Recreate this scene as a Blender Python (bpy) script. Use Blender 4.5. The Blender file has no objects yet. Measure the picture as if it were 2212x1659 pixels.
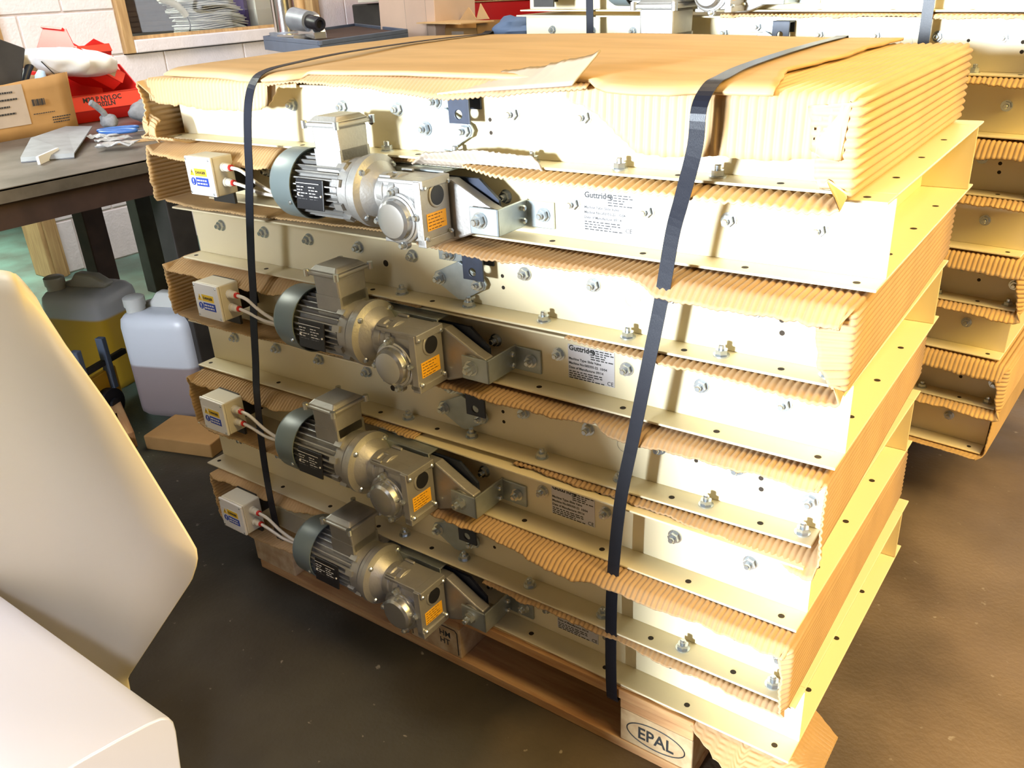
import bpy, bmesh, math, random
from mathutils import Vector, Matrix, noise as mnoise
S = bpy.context.scene
COL = S.collection
PI = math.pi
random.seed(7)

# ------------------------------------------------------------------ camera, world, lights, exposure
cam = bpy.data.cameras.new('camera'); camo = bpy.data.objects.new('camera', cam); COL.objects.link(camo)
_R = Vector((0.81023592, 0.58367036, -0.05335408)); _D = Vector((0.20909134, -0.3728918, -0.90400913)); _F = Vector((-0.54753864, 0.7213048, -0.42417075))
CAMC = Vector((1.62721526, -1.12433011, 1.31448507))
camo.matrix_world = Matrix(((_R.x, -_D.x, -_F.x, CAMC.x), (_R.y, -_D.y, -_F.y, CAMC.y), (_R.z, -_D.z, -_F.z, CAMC.z), (0, 0, 0, 1)))
cam.sensor_width = 36.0; cam.lens = 1836.7337 * 36 / 2212; cam.clip_start = 0.02; cam.clip_end = 100
S.camera = camo

w = bpy.data.worlds.new('workshop_air'); S.world = w; w.use_nodes = True
w.node_tree.nodes['Background'].inputs[0].default_value = (1.0, 0.80, 0.54, 1)
w.node_tree.nodes['Background'].inputs[1].default_value = 0.085

def lamp(name, kind, loc, target, energy, color, size=1.0, sy=None, angle=0.0):
    l = bpy.data.lights.new(name, kind); l.energy = energy; l.color = color
    if kind == 'AREA':
        l.shape = 'RECTANGLE'; l.size = size; l.size_y = sy or size
    if kind == 'SUN': l.angle = angle
    o = bpy.data.objects.new(name, l); COL.objects.link(o); o.location = loc
    o.rotation_euler = (Vector(target) - Vector(loc)).to_track_quat('-Z', 'Y').to_euler()
    return o
# low daylight through the open workshop door behind the photographer
lamp('door_daylight', 'SUN', (0.6, -6, 1.7), (0.6 + 0.17 * 6.0, 0, 1.7 - 0.06 * 6.0), 14.5, (0.82, 0.92, 1.0), angle=math.radians(9))
# warm high bay lamps over the gangway on the right and over the stack
lamp('high_bay_lamp', 'AREA', (3.7, 0.2, 2.6), (1.4, 0.3, 0.4), 165, (1.0, 0.70, 0.20), 1.6)
lamp('high_bay_lamp', 'AREA', (0.4, 2.0, 4.2), (0.5, 0.4, 1.0), 52, (1.0, 0.78, 0.50), 1.4)
lamp('fill_light', 'AREA', (-0.25, -0.9, 2.5), (-0.25, -0.88, 0.3), 3.4, (0.85, 0.90, 1.0), 0.8).data.spread = math.radians(46)  # fill lamp added above the white casing to brighten its top
lamp('fill_light', 'AREA', (2.6, -2.2, 2.2), (0.6, -0.90, 0.15), 2.0, (0.66, 0.74, 1.0), 0.4).data.spread = math.radians(24)  # narrow fill lamp added for the end face of the casing
lamp('high_bay_lamp', 'AREA', (2.9, -0.4, 3.3), (2.9, 0.0, 0), 42, (1.0, 0.74, 0.42), 1.2).data.spread = math.radians(100)
# fill lamps added on the left: floor beyond the doorway, then the bench wall
lamp('fill_light', 'AREA', (-4.6, 0.2, 3.2), (-4.4, 0.4, 0), 300, (0.95, 1.0, 0.85), 1.5)
lamp('fill_light', 'AREA', (-1.3, 0.4, 3.6), (-3.0, 1.8, 0.9), 50, (0.95, 0.94, 1.0), 2.0).data.spread = math.radians(110)
lamp('door_skylight', 'AREA', (0.2, -3.4, 2.1), (-1.7, 0.7, 0.55), 26, (0.82, 0.89, 1.0), 1.0).data.spread = math.radians(52)
S.view_settings.view_transform = 'Standard'; S.view_settings.look = 'None'
S.view_settings.exposure = 0.0; S.view_settings.gamma = 1.0; S.view_settings.use_curve_mapping = False
S.cycles.use_denoising = True; S.cycles.max_bounces = 8
S.cycles.sample_clamp_indirect = 6.0

# ------------------------------------------------------------------ materials
def mat(name, col, rough=0.5, metal=0.0, var=0.0, vs=6.0, bump=0.0, bs=60.0, col2=None, stretch=None, trans=0.0, coat=0.0, alpha=1.0, spec=None):
    m = bpy.data.materials.new(name); m.use_nodes = True
    nt = m.node_tree; b = nt.nodes['Principled BSDF']
    b.inputs['Roughness'].default_value = rough; b.inputs['Metallic'].default_value = metal
    b.inputs['Base Color'].default_value = (*col, 1)
    if spec is not None: b.inputs['Specular IOR Level'].default_value = spec
    if coat: b.inputs['Coat Weight'].default_value = coat
    if trans: b.inputs['Transmission Weight'].default_value = trans
    if var or col2 or bump:
        tc = nt.nodes.new('ShaderNodeTexCoord'); mp = nt.nodes.new('ShaderNodeMapping')
        nt.links.new(tc.outputs['Object'], mp.inputs[0])
        if stretch: mp.inputs['Scale'].default_value = stretch
    if var or col2:
        n = nt.nodes.new('ShaderNodeTexNoise'); n.inputs['Scale'].default_value = vs; n.inputs['Detail'].default_value = 5
        nt.links.new(mp.outputs[0], n.inputs['Vector'])
        r = nt.nodes.new('ShaderNodeValToRGB'); r.color_ramp.elements[0].position = 0.35; r.color_ramp.elements[1].position = 0.65
        c2 = col2 or tuple(c * (1 - var) for c in col)
        r.color_ramp.elements[0].color = (*c2, 1); r.color_ramp.elements[1].color = (*col, 1)
        nt.links.new(n.outputs['Fac'], r.inputs[0]); nt.links.new(r.outputs[0], b.inputs['Base Color'])
    if bump:
        n2 = nt.nodes.new('ShaderNodeTexNoise'); n2.inputs['Scale'].default_value = bs; n2.inputs['Detail'].default_value = 3
        nt.links.new(mp.outputs[0], n2.inputs['Vector'])
        bp = nt.nodes.new('ShaderNodeBump'); bp.inputs['Strength'].default_value = bump; bp.inputs['Distance'].default_value = 0.004
        nt.links.new(n2.outputs['Fac'], bp.inputs['Height']); nt.links.new(bp.outputs[0], b.inputs['Normal'])
    return m
M = {}
M['cream'] = mat('cream_paint', (0.80, 0.70, 0.47), 0.38, bump=0.04, bs=90)
M['zinc'] = mat('zinc_plate', (0.46, 0.51, 0.53), 0.40, 0.8, var=0.18, vs=30)
M['bolt'] = mat('zinc_bolt', (0.62, 0.66, 0.68), 0.26, 0.9)
M['alu'] = mat('cast_aluminium', (0.44, 0.425, 0.405), 0.5, 0.72, var=0.12, vs=25, bump=0.12, bs=220)
M['alu2'] = mat('machined_aluminium', (0.58, 0.58, 0.58), 0.27, 0.9)
M['cowl'] = mat('grey_green_paint', (0.145, 0.175, 0.175), 0.4)
M['black'] = mat('black_plastic', (0.012, 0.012, 0.016), 0.4)
M['strap'] = mat('black_strapping', (0.010, 0.011, 0.018), 0.36, bump=0.1, bs=300, stretch=(8, 1, 1), spec=0.28)
M['navy'] = mat('dark_blue_paint', (0.022, 0.030, 0.055), 0.4, var=0.3, vs=40)
M['dark'] = mat('hole_dark', (0.03, 0.02, 0.012), 0.9)
M['orange'] = mat('orange_label', (0.85, 0.42, 0.02), 0.5)
M['yellow'] = mat('yellow_label', (0.85, 0.55, 0.03), 0.5)
M['blue'] = mat('blue_label', (0.02, 0.06, 0.42), 0.5)
M['white'] = mat('white_label', (0.78, 0.76, 0.74), 0.5)
M['silver'] = mat('silver_label', (0.62, 0.60, 0.62), 0.4, 0.1)
M['ink'] = mat('black_ink', (0.02, 0.02, 0.02), 0.6)
M['boxgrey'] = mat('light_grey_plastic', (0.66, 0.61, 0.50), 0.5)
M['pvc'] = mat('white_cable', (0.72, 0.66, 0.58), 0.45)
M['red'] = mat('red_plastic', (0.62, 0.02, 0.015), 0.4)
M['redcab'] = mat('red_enamel', (0.60, 0.012, 0.012), 0.35, var=0.1, vs=3)
M['cardlip'] = mat('brown_kraft_cardboard', (0.47, 0.305, 0.165), 0.78, var=0.12, vs=9, bump=0.08, bs=120, spec=0.15)
M['cardface'] = mat('pale_kraft_cardboard', (0.60, 0.41, 0.215), 0.75, var=0.1, vs=9, bump=0.08, bs=120, spec=0.2)
M['card'] = mat('kraft_cardboard', (0.60, 0.39, 0.185), 0.75, var=0.12, vs=9, bump=0.08, bs=120, spec=0.2)
M['cardtop'] = mat('kraft_top_sheet', (0.60, 0.395, 0.20), 0.7, var=0.14, vs=4, stretch=(1, 5, 1), spec=0.25)
M['cardpale'] = mat('pale_torn_cardboard', (0.44, 0.36, 0.285), 0.8, var=0.12, vs=14, spec=0.15)
M['cardbrown'] = mat('brown_box_board', (0.42, 0.24, 0.09), 0.75, var=0.2, vs=6, spec=0.2)
M['wood'] = mat('pallet_wood', (0.56, 0.33, 0.15), 0.75, col2=(0.40, 0.20, 0.085), vs=3, stretch=(2, 18, 18), bump=0.15, bs=50, spec=0.2)
M['woodpale'] = mat('pressed_wood_block', (0.58, 0.42, 0.24), 0.8, col2=(0.42, 0.27, 0.14), vs=30, bump=0.2, bs=120, spec=0.2)
M['timber'] = mat('varnished_timber', (0.55, 0.36, 0.16), 0.5, col2=(0.40, 0.24, 0.10), vs=4, stretch=(14, 14, 1.5))
M['steel'] = mat('dark_steel', (0.05, 0.045, 0.04), 0.5, 0.3, var=0.4, vs=9)
M['rust'] = mat('rusty_steel', (0.06, 0.03, 0.02), 0.7, var=0.4, vs=12)
M['benchtop'] = mat('worn_steel_top', (0.17, 0.15, 0.13), 0.42, 0.35, col2=(0.08, 0.07, 0.055), vs=7, bump=0.1, bs=80)
M['brightsteel'] = mat('bright_steel', (0.62, 0.62, 0.62), 0.2, 1.0)
M['castgrey'] = mat('grey_cast_iron', (0.30, 0.32, 0.35), 0.45, 0.4, var=0.2, vs=20)
M['slate'] = mat('slate_blue_paint', (0.10, 0.13, 0.19), 0.5, var=0.2, vs=8)
M['wall'] = mat('painted_block', (0.80, 0.745, 0.74), 0.7, var=0.06, vs=18, bump=0.55, bs=75)
M['mortar'] = mat('painted_mortar', (0.62, 0.55, 0.52), 0.85, var=0.15, vs=30)
M['bluegrip'] = mat('blue_grip', (0.03, 0.11, 0.35), 0.4)
M['glove'] = mat('grey_knit_glove', (0.22, 0.23, 0.24), 0.85, var=0.3, vs=40, bump=0.3, bs=200)
M['bag'] = mat('white_plastic_bag', (0.86, 0.86, 0.86), 0.35, bump=0.2, bs=30)
M['paper'] = mat('white_paper', (0.76, 0.76, 0.74), 0.7)
M['clear'] = mat('clear_scrap', (0.7, 0.72, 0.74), 0.15, trans=0.6)
M['lav'] = mat('white_gloss_sheet', (0.80, 0.82, 0.95), 0.2, 0.3)
M['creamsheet'] = mat('cream_sheet_metal', (0.74, 0.66, 0.52), 0.45, bump=0.03, bs=15)
M['yel'] = mat('yellow_machine_paint', (0.75, 0.42, 0.02), 0.45)

def floor_mat():
    m = bpy.data.materials.new('stained_shaded_concrete'); m.use_nodes = True; nt = m.node_tree; b = nt.nodes['Principled BSDF']
    g = nt.nodes.new('ShaderNodeNewGeometry')
    def noise(sc, det=6):
        n = nt.nodes.new('ShaderNodeTexNoise'); n.inputs['Scale'].default_value = sc; n.inputs['Detail'].default_value = det
        nt.links.new(g.outputs['Position'], n.inputs['Vector']); return n.outputs['Fac']
    def ramp(f, a, b_, p0, p1):
        r = nt.nodes.new('ShaderNodeValToRGB'); r.color_ramp.elements[0].position = p0; r.color_ramp.elements[1].position = p1
        r.color_ramp.elements[0].color = (*a, 1); r.color_ramp.elements[1].color = (*b_, 1); nt.links.new(f, r.inputs[0]); return r.outputs[0]
    def mix(f, a, b_):
        x = nt.nodes.new('ShaderNodeMix'); x.data_type = 'RGBA'; nt.links.new(f, x.inputs[0]); nt.links.new(a, x.inputs[6]); nt.links.new(b_, x.inputs[7]); return x.outputs[2]
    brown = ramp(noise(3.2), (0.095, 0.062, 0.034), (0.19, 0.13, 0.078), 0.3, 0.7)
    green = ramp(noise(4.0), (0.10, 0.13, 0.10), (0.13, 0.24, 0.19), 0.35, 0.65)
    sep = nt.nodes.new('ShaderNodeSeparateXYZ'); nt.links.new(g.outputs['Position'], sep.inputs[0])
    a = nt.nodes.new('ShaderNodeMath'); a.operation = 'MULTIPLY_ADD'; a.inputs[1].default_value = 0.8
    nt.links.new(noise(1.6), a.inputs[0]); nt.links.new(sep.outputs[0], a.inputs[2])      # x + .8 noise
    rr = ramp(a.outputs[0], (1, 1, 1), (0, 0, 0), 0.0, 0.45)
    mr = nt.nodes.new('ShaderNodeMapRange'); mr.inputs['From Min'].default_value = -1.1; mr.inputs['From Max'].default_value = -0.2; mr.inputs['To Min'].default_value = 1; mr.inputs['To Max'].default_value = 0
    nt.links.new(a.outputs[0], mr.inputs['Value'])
    dark = ramp(noise(3.0), (0.018, 0.013, 0.008), (0.042, 0.034, 0.020), 0.3, 0.7)  # shade on the left floor, painted in as a darker tone
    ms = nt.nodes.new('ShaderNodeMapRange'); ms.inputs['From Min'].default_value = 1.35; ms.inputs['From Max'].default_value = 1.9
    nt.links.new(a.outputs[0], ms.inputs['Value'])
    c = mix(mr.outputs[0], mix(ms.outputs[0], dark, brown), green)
    sp = ramp(noise(38, 3), (0, 0, 0), (0.6, 0.6, 0.6), 0.70, 0.74)
    lightc = nt.nodes.new('ShaderNodeRGB'); lightc.outputs[0].default_value = (0.30, 0.25, 0.19, 1)
    c = mix(sp, c, lightc.outputs[0])
    nt.links.new(c, b.inputs['Base Color'])
    nt.links.new(ramp(noise(5), (0.5,) * 3, (0.75,) * 3, 0.3, 0.7), b.inputs['Roughness'])
    bp = nt.nodes.new('ShaderNodeBump'); bp.inputs['Strength'].default_value = 0.25; bp.inputs['Distance'].default_value = 0.004
    nt.links.new(noise(90), bp.inputs['Height']); nt.links.new(bp.outputs[0], b.inputs['Normal'])
    return m
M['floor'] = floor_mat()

# ------------------------------------------------------------------ mesh helpers
class MB:
    def __init__(s): s.v = []; s.f = []
    def add(s, vs, fs):
        n = len(s.v); s.v += [tuple(v) for v in vs]; s.f += [tuple(i + n for i in f) for f in fs]; return s
    def box(s, x0, x1, y0, y1, z0, z1, rot=None):
        vs = [Vector((x, y, z)) for x in (x0, x1) for y in (y0, y1) for z in (z0, z1)]
        if rot is not None:
            c = Vector(((x0 + x1) / 2, (y0 + y1) / 2, (z0 + z1) / 2)); R = rot.to_3x3(); vs = [c + R @ (v - c) for v in vs]
        return s.add(vs, [(0, 1, 3, 2), (4, 6, 7, 5), (0, 4, 5, 1), (2, 3, 7, 6), (0, 2, 6, 4), (1, 5, 7, 3)])
    def prism(s, poly, axis, a, b):
        def P(p, t):
            return (t, p[0], p[1]) if axis == 'X' else (p[0], t, p[1]) if axis == 'Y' else (p[0], p[1], t)
        n = len(poly); vs = [P(p, a) for p in poly] + [P(p, b) for p in poly]
        fs = [tuple(range(n)), tuple(range(2 * n - 1, n - 1, -1))] + [(i, (i + 1) % n, n + (i + 1) % n, n + i) for i in range(n)]
        return s.add(vs, fs)
    def lathe(s, prof, o, axis, n=24):
        """prof: (t along axis, radius)"""
        o = Vector(o); d = Vector(axis).normalized(); u = d.orthogonal().normalized(); w_ = d.cross(u)
        vs = []; fs = []
        for t, r in prof:
            for k in range(n):
                a = 2 * PI * k / n; vs.append(o + d * t + (u * math.cos(a) + w_ * math.sin(a)) * r)
        m = len(prof)
        for i in range(m - 1):
            for k in range(n): fs.append((i * n + k, i * n + (k + 1) % n, (i + 1) * n + (k + 1) % n, (i + 1) * n + k))
        fs.append(tuple(range(n - 1, -1, -1))); fs.append(tuple(range((m - 1) * n, m * n)))
        return s.add(vs, fs)
    def cyl(s, p0, p1, r, r1=None, n=16):
        p0 = Vector(p0); p1 = Vector(p1); L = (p1 - p0).length
        return s.lathe([(0, r), (L, r if r1 is None else r1)], p0, p1 - p0, n)
    def tube(s, pts, r, n=8, closed=False):
        pts = [Vector(p) for p in pts]; vs = []; fs = []; m = len(pts); up = None
        for i, p in enumerate(pts):
            a = pts[(i - 1) % m] if (i or closed) else p; b = pts[(i + 1) % m] if (i < m - 1 or closed) else p
            d = (b - a).normalized()
            if up is None: up = d.orthogonal().normalized()
            up = (up - d * up.dot(d)).normalized(); w_ = d.cross(up)
            for k in range(n):
                q = 2 * PI * k / n; vs.append(p + (up * math.cos(q) + w_ * math.sin(q)) * r)
        for i in range(m if closed else m - 1):
            j = (i + 1) % m
            for k in range(n): fs.append((i * n + k, i * n + (k + 1) % n, j * n + (k + 1) % n, j * n + k))
        if not closed: fs += [tuple(range(n - 1, -1, -1)), tuple(range((m - 1) * n, m * n))]
        return s.add(vs, fs)
    def grid(s, nu, nv, P):
        vs = [P(i / (nu - 1), j / (nv - 1)) for i in range(nu) for j in range(nv)]
        return s.add(vs, [(i * nv + j, (i + 1) * nv + j, (i + 1) * nv + j + 1, i * nv + j + 1) for i in range(nu - 1) for j in range(nv - 1)])
    def holeplate(s, x0, x1, z0, z1, cx, cz, r, y0, y1, n=16):
        out = []; inn = []
        for k in range(n):
            a = 2 * PI * (k + 0.5) / n; c, t = math.cos(a), math.sin(a)
            ks = [((x1 - cx) / c if c > 0 else (x0 - cx) / c) if abs(c) > 1e-6 else 9, ((z1 - cz) / t if t > 0 else (z0 - cz) / t) if abs(t) > 1e-6 else 9]
            q = min(ks); out.append((cx + c * q, cz + t * q)); inn.append((cx + r * c, cz + r * t))
        for c0 in ((x0, z0), (x1, z0), (x1, z1), (x0, z1)):     # snap nearest to the corner
            j = min(range(n), key=lambda k: (out[k][0] - c0[0]) ** 2 + (out[k][1] - c0[1]) ** 2); out[j] = c0
        vs = [(x, y, z) for y in (y0, y1) for x, z in out + inn]; fs = []
        for k in range(n):
            l = (k + 1) % n
            fs += [(k, l, n + l, n + k), (2 * n + l, 2 * n + k, 3 * n + k, 3 * n + l), (l, k, 2 * n + k, 2 * n + l), (n + k, n + l, 3 * n + l, 3 * n + k)]
        return s.add(vs, fs)
    def mesh(s, name, m, smooth=None):
        me = bpy.data.meshes.new(name); me.from_pydata(s.v, [], s.f); me.materials.append(m if not isinstance(m, str) else M[m])
        b = bmesh.new(); b.from_mesh(me); bmesh.ops.recalc_face_normals(b, faces=b.faces); b.to_mesh(me); b.free()
        if smooth is not None:
            me.shade_smooth()
            if smooth < 180: me.set_sharp_from_angle(angle=math.radians(smooth))
        return me
    def build(s, name, m, parent=None, smooth=None, bevel=0, solid=0, sub=0, mw=None, label=None):
        return link(name, s.mesh(name, m, smooth), parent, bevel, solid, sub, mw, label)
def link(name, me, parent=None, bevel=0, solid=0, sub=0, mw=None, label=None):
    o = bpy.data.objects.new(name, me); COL.objects.link(o)
    if parent: o.parent = parent
    if mw is not None: o.matrix_local = mw
    if solid:
        q = o.modifiers.new('thickness', 'SOLIDIFY'); q.thickness = solid; q.offset = 0
    if bevel:
        q = o.modifiers.new('edge', 'BEVEL'); q.width = bevel; q.segments = 2; q.limit_method = 'ANGLE'; q.angle_limit = math.radians(40)
    if sub:
        q = o.modifiers.new('soft', 'SUBSURF'); q.levels = sub; q.render_levels = sub
    if label: o['label'] = label
    return o
def tag(o, label, cat, group=None):
    o['label'] = label; o['category'] = cat
    if group: o['group'] = group
    return o
def thing(name, label, cat, mw=None, group=None):
    o = bpy.data.objects.new(name, None); COL.objects.link(o); o.empty_display_size = 0.05
    if mw is not None: o.matrix_world = mw
    return tag(o, label, cat, group)
def struct(o): o['kind'] = 'structure'; return o
def copy_tree(o, parent=None):
    c = o.copy(); COL.objects.link(c)
    if parent is not None:
        c.parent = parent; c.matrix_parent_inverse = o.matrix_parent_inverse.copy()
    for ch in list(o.children): copy_tree(ch, c)
    return c
def child(o, base):
    for c in o.children:
        if c.name.split('.')[0] == base: return c
T = Matrix.Translation
def RZ(a): return Matrix.Rotation(a, 4, 'Z')
def RX(a): return Matrix.Rotation(a, 4, 'X')
def RY(a): return Matrix.Rotation(a, 4, 'Y')
def text(body, size, m, parent, mw, name='lettering', bold=0.0, align='LEFT', sx=1.0, space=1.0):
    cu = bpy.data.curves.new(name, 'FONT'); cu.body = body; cu.size = size; cu.offset = bold; cu.extrude = 0.0002
    cu.align_x = align; cu.space_line = space; cu.resolution_u = 2
    t = bpy.data.objects.new(name, cu); COL.objects.link(t)
    bpy.context.view_layer.update()
    me = bpy.data.meshes.new_from_object(t.evaluated_get(bpy.context.evaluated_depsgraph_get()))
    bpy.data.objects.remove(t); me.materials.clear(); me.materials.append(M[m])
    return link(name, me, parent, mw=mw @ Matrix.Diagonal((sx, 1, 1, 1)))
FRONT = RX(PI / 2)           # text plane facing -Y
SIDE = RZ(PI / 2) @ RX(PI / 2)   # text plane facing +X
FXP = SIDE
def bolt_mesh(name, ax):
    b = MB(); d = Vector(ax)
    b.cyl((0, 0, 0), d * 0.0022, 0.0125, n=16); b.cyl(d * 0.002, d * 0.0105, 0.0098, n=6); b.lathe([(0.0105, 0.0052), (0.017, 0.0052), (0.0185, 0.004)], (0, 0, 0), d, 10)
    return b.mesh(name, 'bolt', 30)
BOLT_Y = bolt_mesh('hex_bolt', (0, -1, 0)); BOLT_Z = bolt_mesh('hex_bolt', (0, 0, 1)); BOLT_X = bolt_mesh('hex_bolt', (1, 0, 0))
def screw_mesh(name, ax, r=0.004, h=0.004):
    b = MB(); d = Vector(ax); b.lathe([(0, r), (h * 0.7, r), (h, r * 0.6)], (0, 0, 0), d, 8); return b.mesh(name, 'bolt', 30)
SCREW_Z = screw_mesh('screw', (0, 0, 1)); SCREW_Y = screw_mesh('screw', (0, -1, 0)); CAPX = screw_mesh('cap_screw', (1, 0, 0), 0.0055, 0.008); CAPY = screw_mesh('cap_screw', (0, -1, 0), 0.006, 0.010)

# ------------------------------------------------------------------ the floor and the walls
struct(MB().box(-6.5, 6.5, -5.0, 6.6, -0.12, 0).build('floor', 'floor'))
wl = MB()
WX = -3.07
for x0, x1, y0, y1, z0, z1 in ((WX - 0.14, WX - 0.006, 1.07, 1.70, 0, 3.6), (WX - 0.14, WX - 0.006, 3.15, 6.4, 0, 3.6), (WX - 0.14, WX - 0.006, 1.70, 3.15, 0, 1.078), (WX - 0.14, WX - 0.006, 1.70, 3.15, 2.2, 3.6)):
    wl.box(x0, x1, y0, y1, z0, z1)
wall = struct(wl.build('wall_left', 'mortar'))
rows = [0.0, 0.285, 0.485, 0.685, 0.885, 1.083, 1.31, 1.535, 1.76, 1.985, 2.21, 2.435, 2.66, 2.885, 3.11, 3.335, 3.56]
for r in range(len(rows) - 1):
    off = 1.17 if r in (0, 2) or (r >= 5 and (r - 5) % 2 == 0) else 1.41
    if r == 4: off = 1.385
    ys = [1.07] + [off + 0.56 * k for k in range(10) if off + 0.56 * k < 6.35] + [6.4]
    for a, b in zip(ys[:-1], ys[1:]):
        segs = [(a, b)]
        if 1.08 < rows[r + 1] - 0.01 and rows[r] < 2.19:
            if rows[r] >= 1.07: segs = [s_ for s_ in ((a, min(b, 1.70)), (max(a, 3.15), b)) if s_[1] - s_[0] > 0.02]
        for y0, y1 in segs:
            g = 0.005; j = random.uniform(-0.0015, 0.0015)
            MB().box(WX - 0.1, WX + j, y0 + g, y1 - g, rows[r] + g, rows[r + 1] - g).build('block', 'wall', wall, bevel=0.004)
struct(MB().box(-6.5, 6.5, 6.4, 6.6, 0, 3.6).build('wall_back', 'wall'))
struct(MB().box(-6.5, -0.95, -5.1, -5.0, 0, 3.6).box(-0.95, 6.5, -5.1, -5.0, 3.0, 3.6).box(4.5, 6.5, -5.1, -5.0, 0, 3.0).build('wall_front', 'wall'))
struct(MB().box(WX - 0.16, WX + 0.03, 0.965, 1.065, 0, 3.0).box(WX + 0.03, WX + 0.045, 0.985, 1.045, 0, 3.0).build('trim_1', 'timber', bevel=0.004))
# window in the left wall: timber post, painted sill, glass, and the dim office behind
win = struct(MB().box(WX - 0.13, WX + 0.03, 1.70, 1.757, 1.083, 2.2).box(WX - 0.13, WX + 0.03, 3.09, 3.15, 1.083, 2.2).box(WX - 0.13, WX + 0.03, 1.757, 3.09, 2.14, 2.2).build('window_1', 'timber', bevel=0.004))
MB().box(WX - 0.13, WX + 0.035, 1.757, 3.09, 1.083, 1.15).build('window_sill', 'wall', win, bevel=0.006)
MB().box(WX - 0.06, WX - 0.03, 1.757, 1.775, 1.15, 2.14).box(WX - 0.06, WX - 0.025, 1.757, 3.09, 1.15, 1.168).build('glazing_bead', 'timber', win)
mg = mat('window_glass', (0.95, 0.97, 0.96), 0.02, trans=1.0)
MB().box(WX - 0.05, WX - 0.046, 1.76, 3.09, 1.16, 2.14).build('pane', mg, win)
M['panelwood'] = mat('dark_slatted_wood', (0.10, 0.06, 0.04), 0.5, var=0.4, vs=3, stretch=(1, 1, 14))
struct(MB().box(-4.6, -3.25, 1.0, 3.9, 1.10, 1.14).build('trim_2', 'benchtop'))
ofw = struct(MB().box(-4.65, -4.6, 0.8, 4.4, 0, 3).build('wall_office', 'panelwood'))
for k in range(24): MB().box(-4.6, -4.588, 0.8, 4.4, 1.15 + k * 0.035, 1.178 + k * 0.035).build('slat', 'panelwood', ofw)

# ------------------------------------------------------------------ the slide valve machine
CX = 0.4258
xL = [0.7303, 0.8678, 1.0029, 1.1371, 1.2699]
xD = [-0.0207, 0.1229, 0.26, 0.4001, 0.539, 0.792, 0.9272, 1.0638, 1.1984, 1.30]
xF = [0.36, 0.52, 0.6805, 0.8405, 1.0003, 1.1571, 1.3133]
def frame_mesh(x0, x1, z0, z1, yb=0.597, fw=0.0487, t=0.004):
    b = MB(); sw = 0.085
    for za in (z0 - t, z1):
        b.box(x0, x1, -fw, 0.003, za, za + t); b.box(x0, x1, yb - 0.003, yb + fw, za, za + t)
        b.box(x0, x0 + sw, 0.003, yb - 0.003, za, za + t); b.box(x1 - sw, x1, 0.003, yb - 0.003, za, za + t)
    b.box(x0, x1, 0, 0.003, z0, z1); b.box(x0, x1, yb - 0.003, yb, z0, z1)
    b.box(x0 + sw - 0.003, x0 + sw, 0.003, yb - 0.003, z0, z1); b.box(x1 - sw, x1 - sw + 0.003, 0.003, yb - 0.003, z0, z1)
    return b
def bars(b, x0, x1, ztop, dz, n, h, plane, pos, seed=1, rag=0.4):
    """rows of illegible print as thin bars, on a plane facing -Y or +X"""
    rnd = random.Random(seed)
    for i in range(n):
        z = ztop - i * dz; x = x0; xe = x0 + (x1 - x0) * (1 - rag * rnd.random())
        while x < xe:
            e = min(xe, x + rnd.uniform(0.004, 0.010))
            if plane == 'Y': b.box(x, e, pos - 0.0003, pos, z - h, z)
            else: b.box(pos, pos + 0.0003, x, e, z - h, z)
            x = e + 0.0022
    return b

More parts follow.
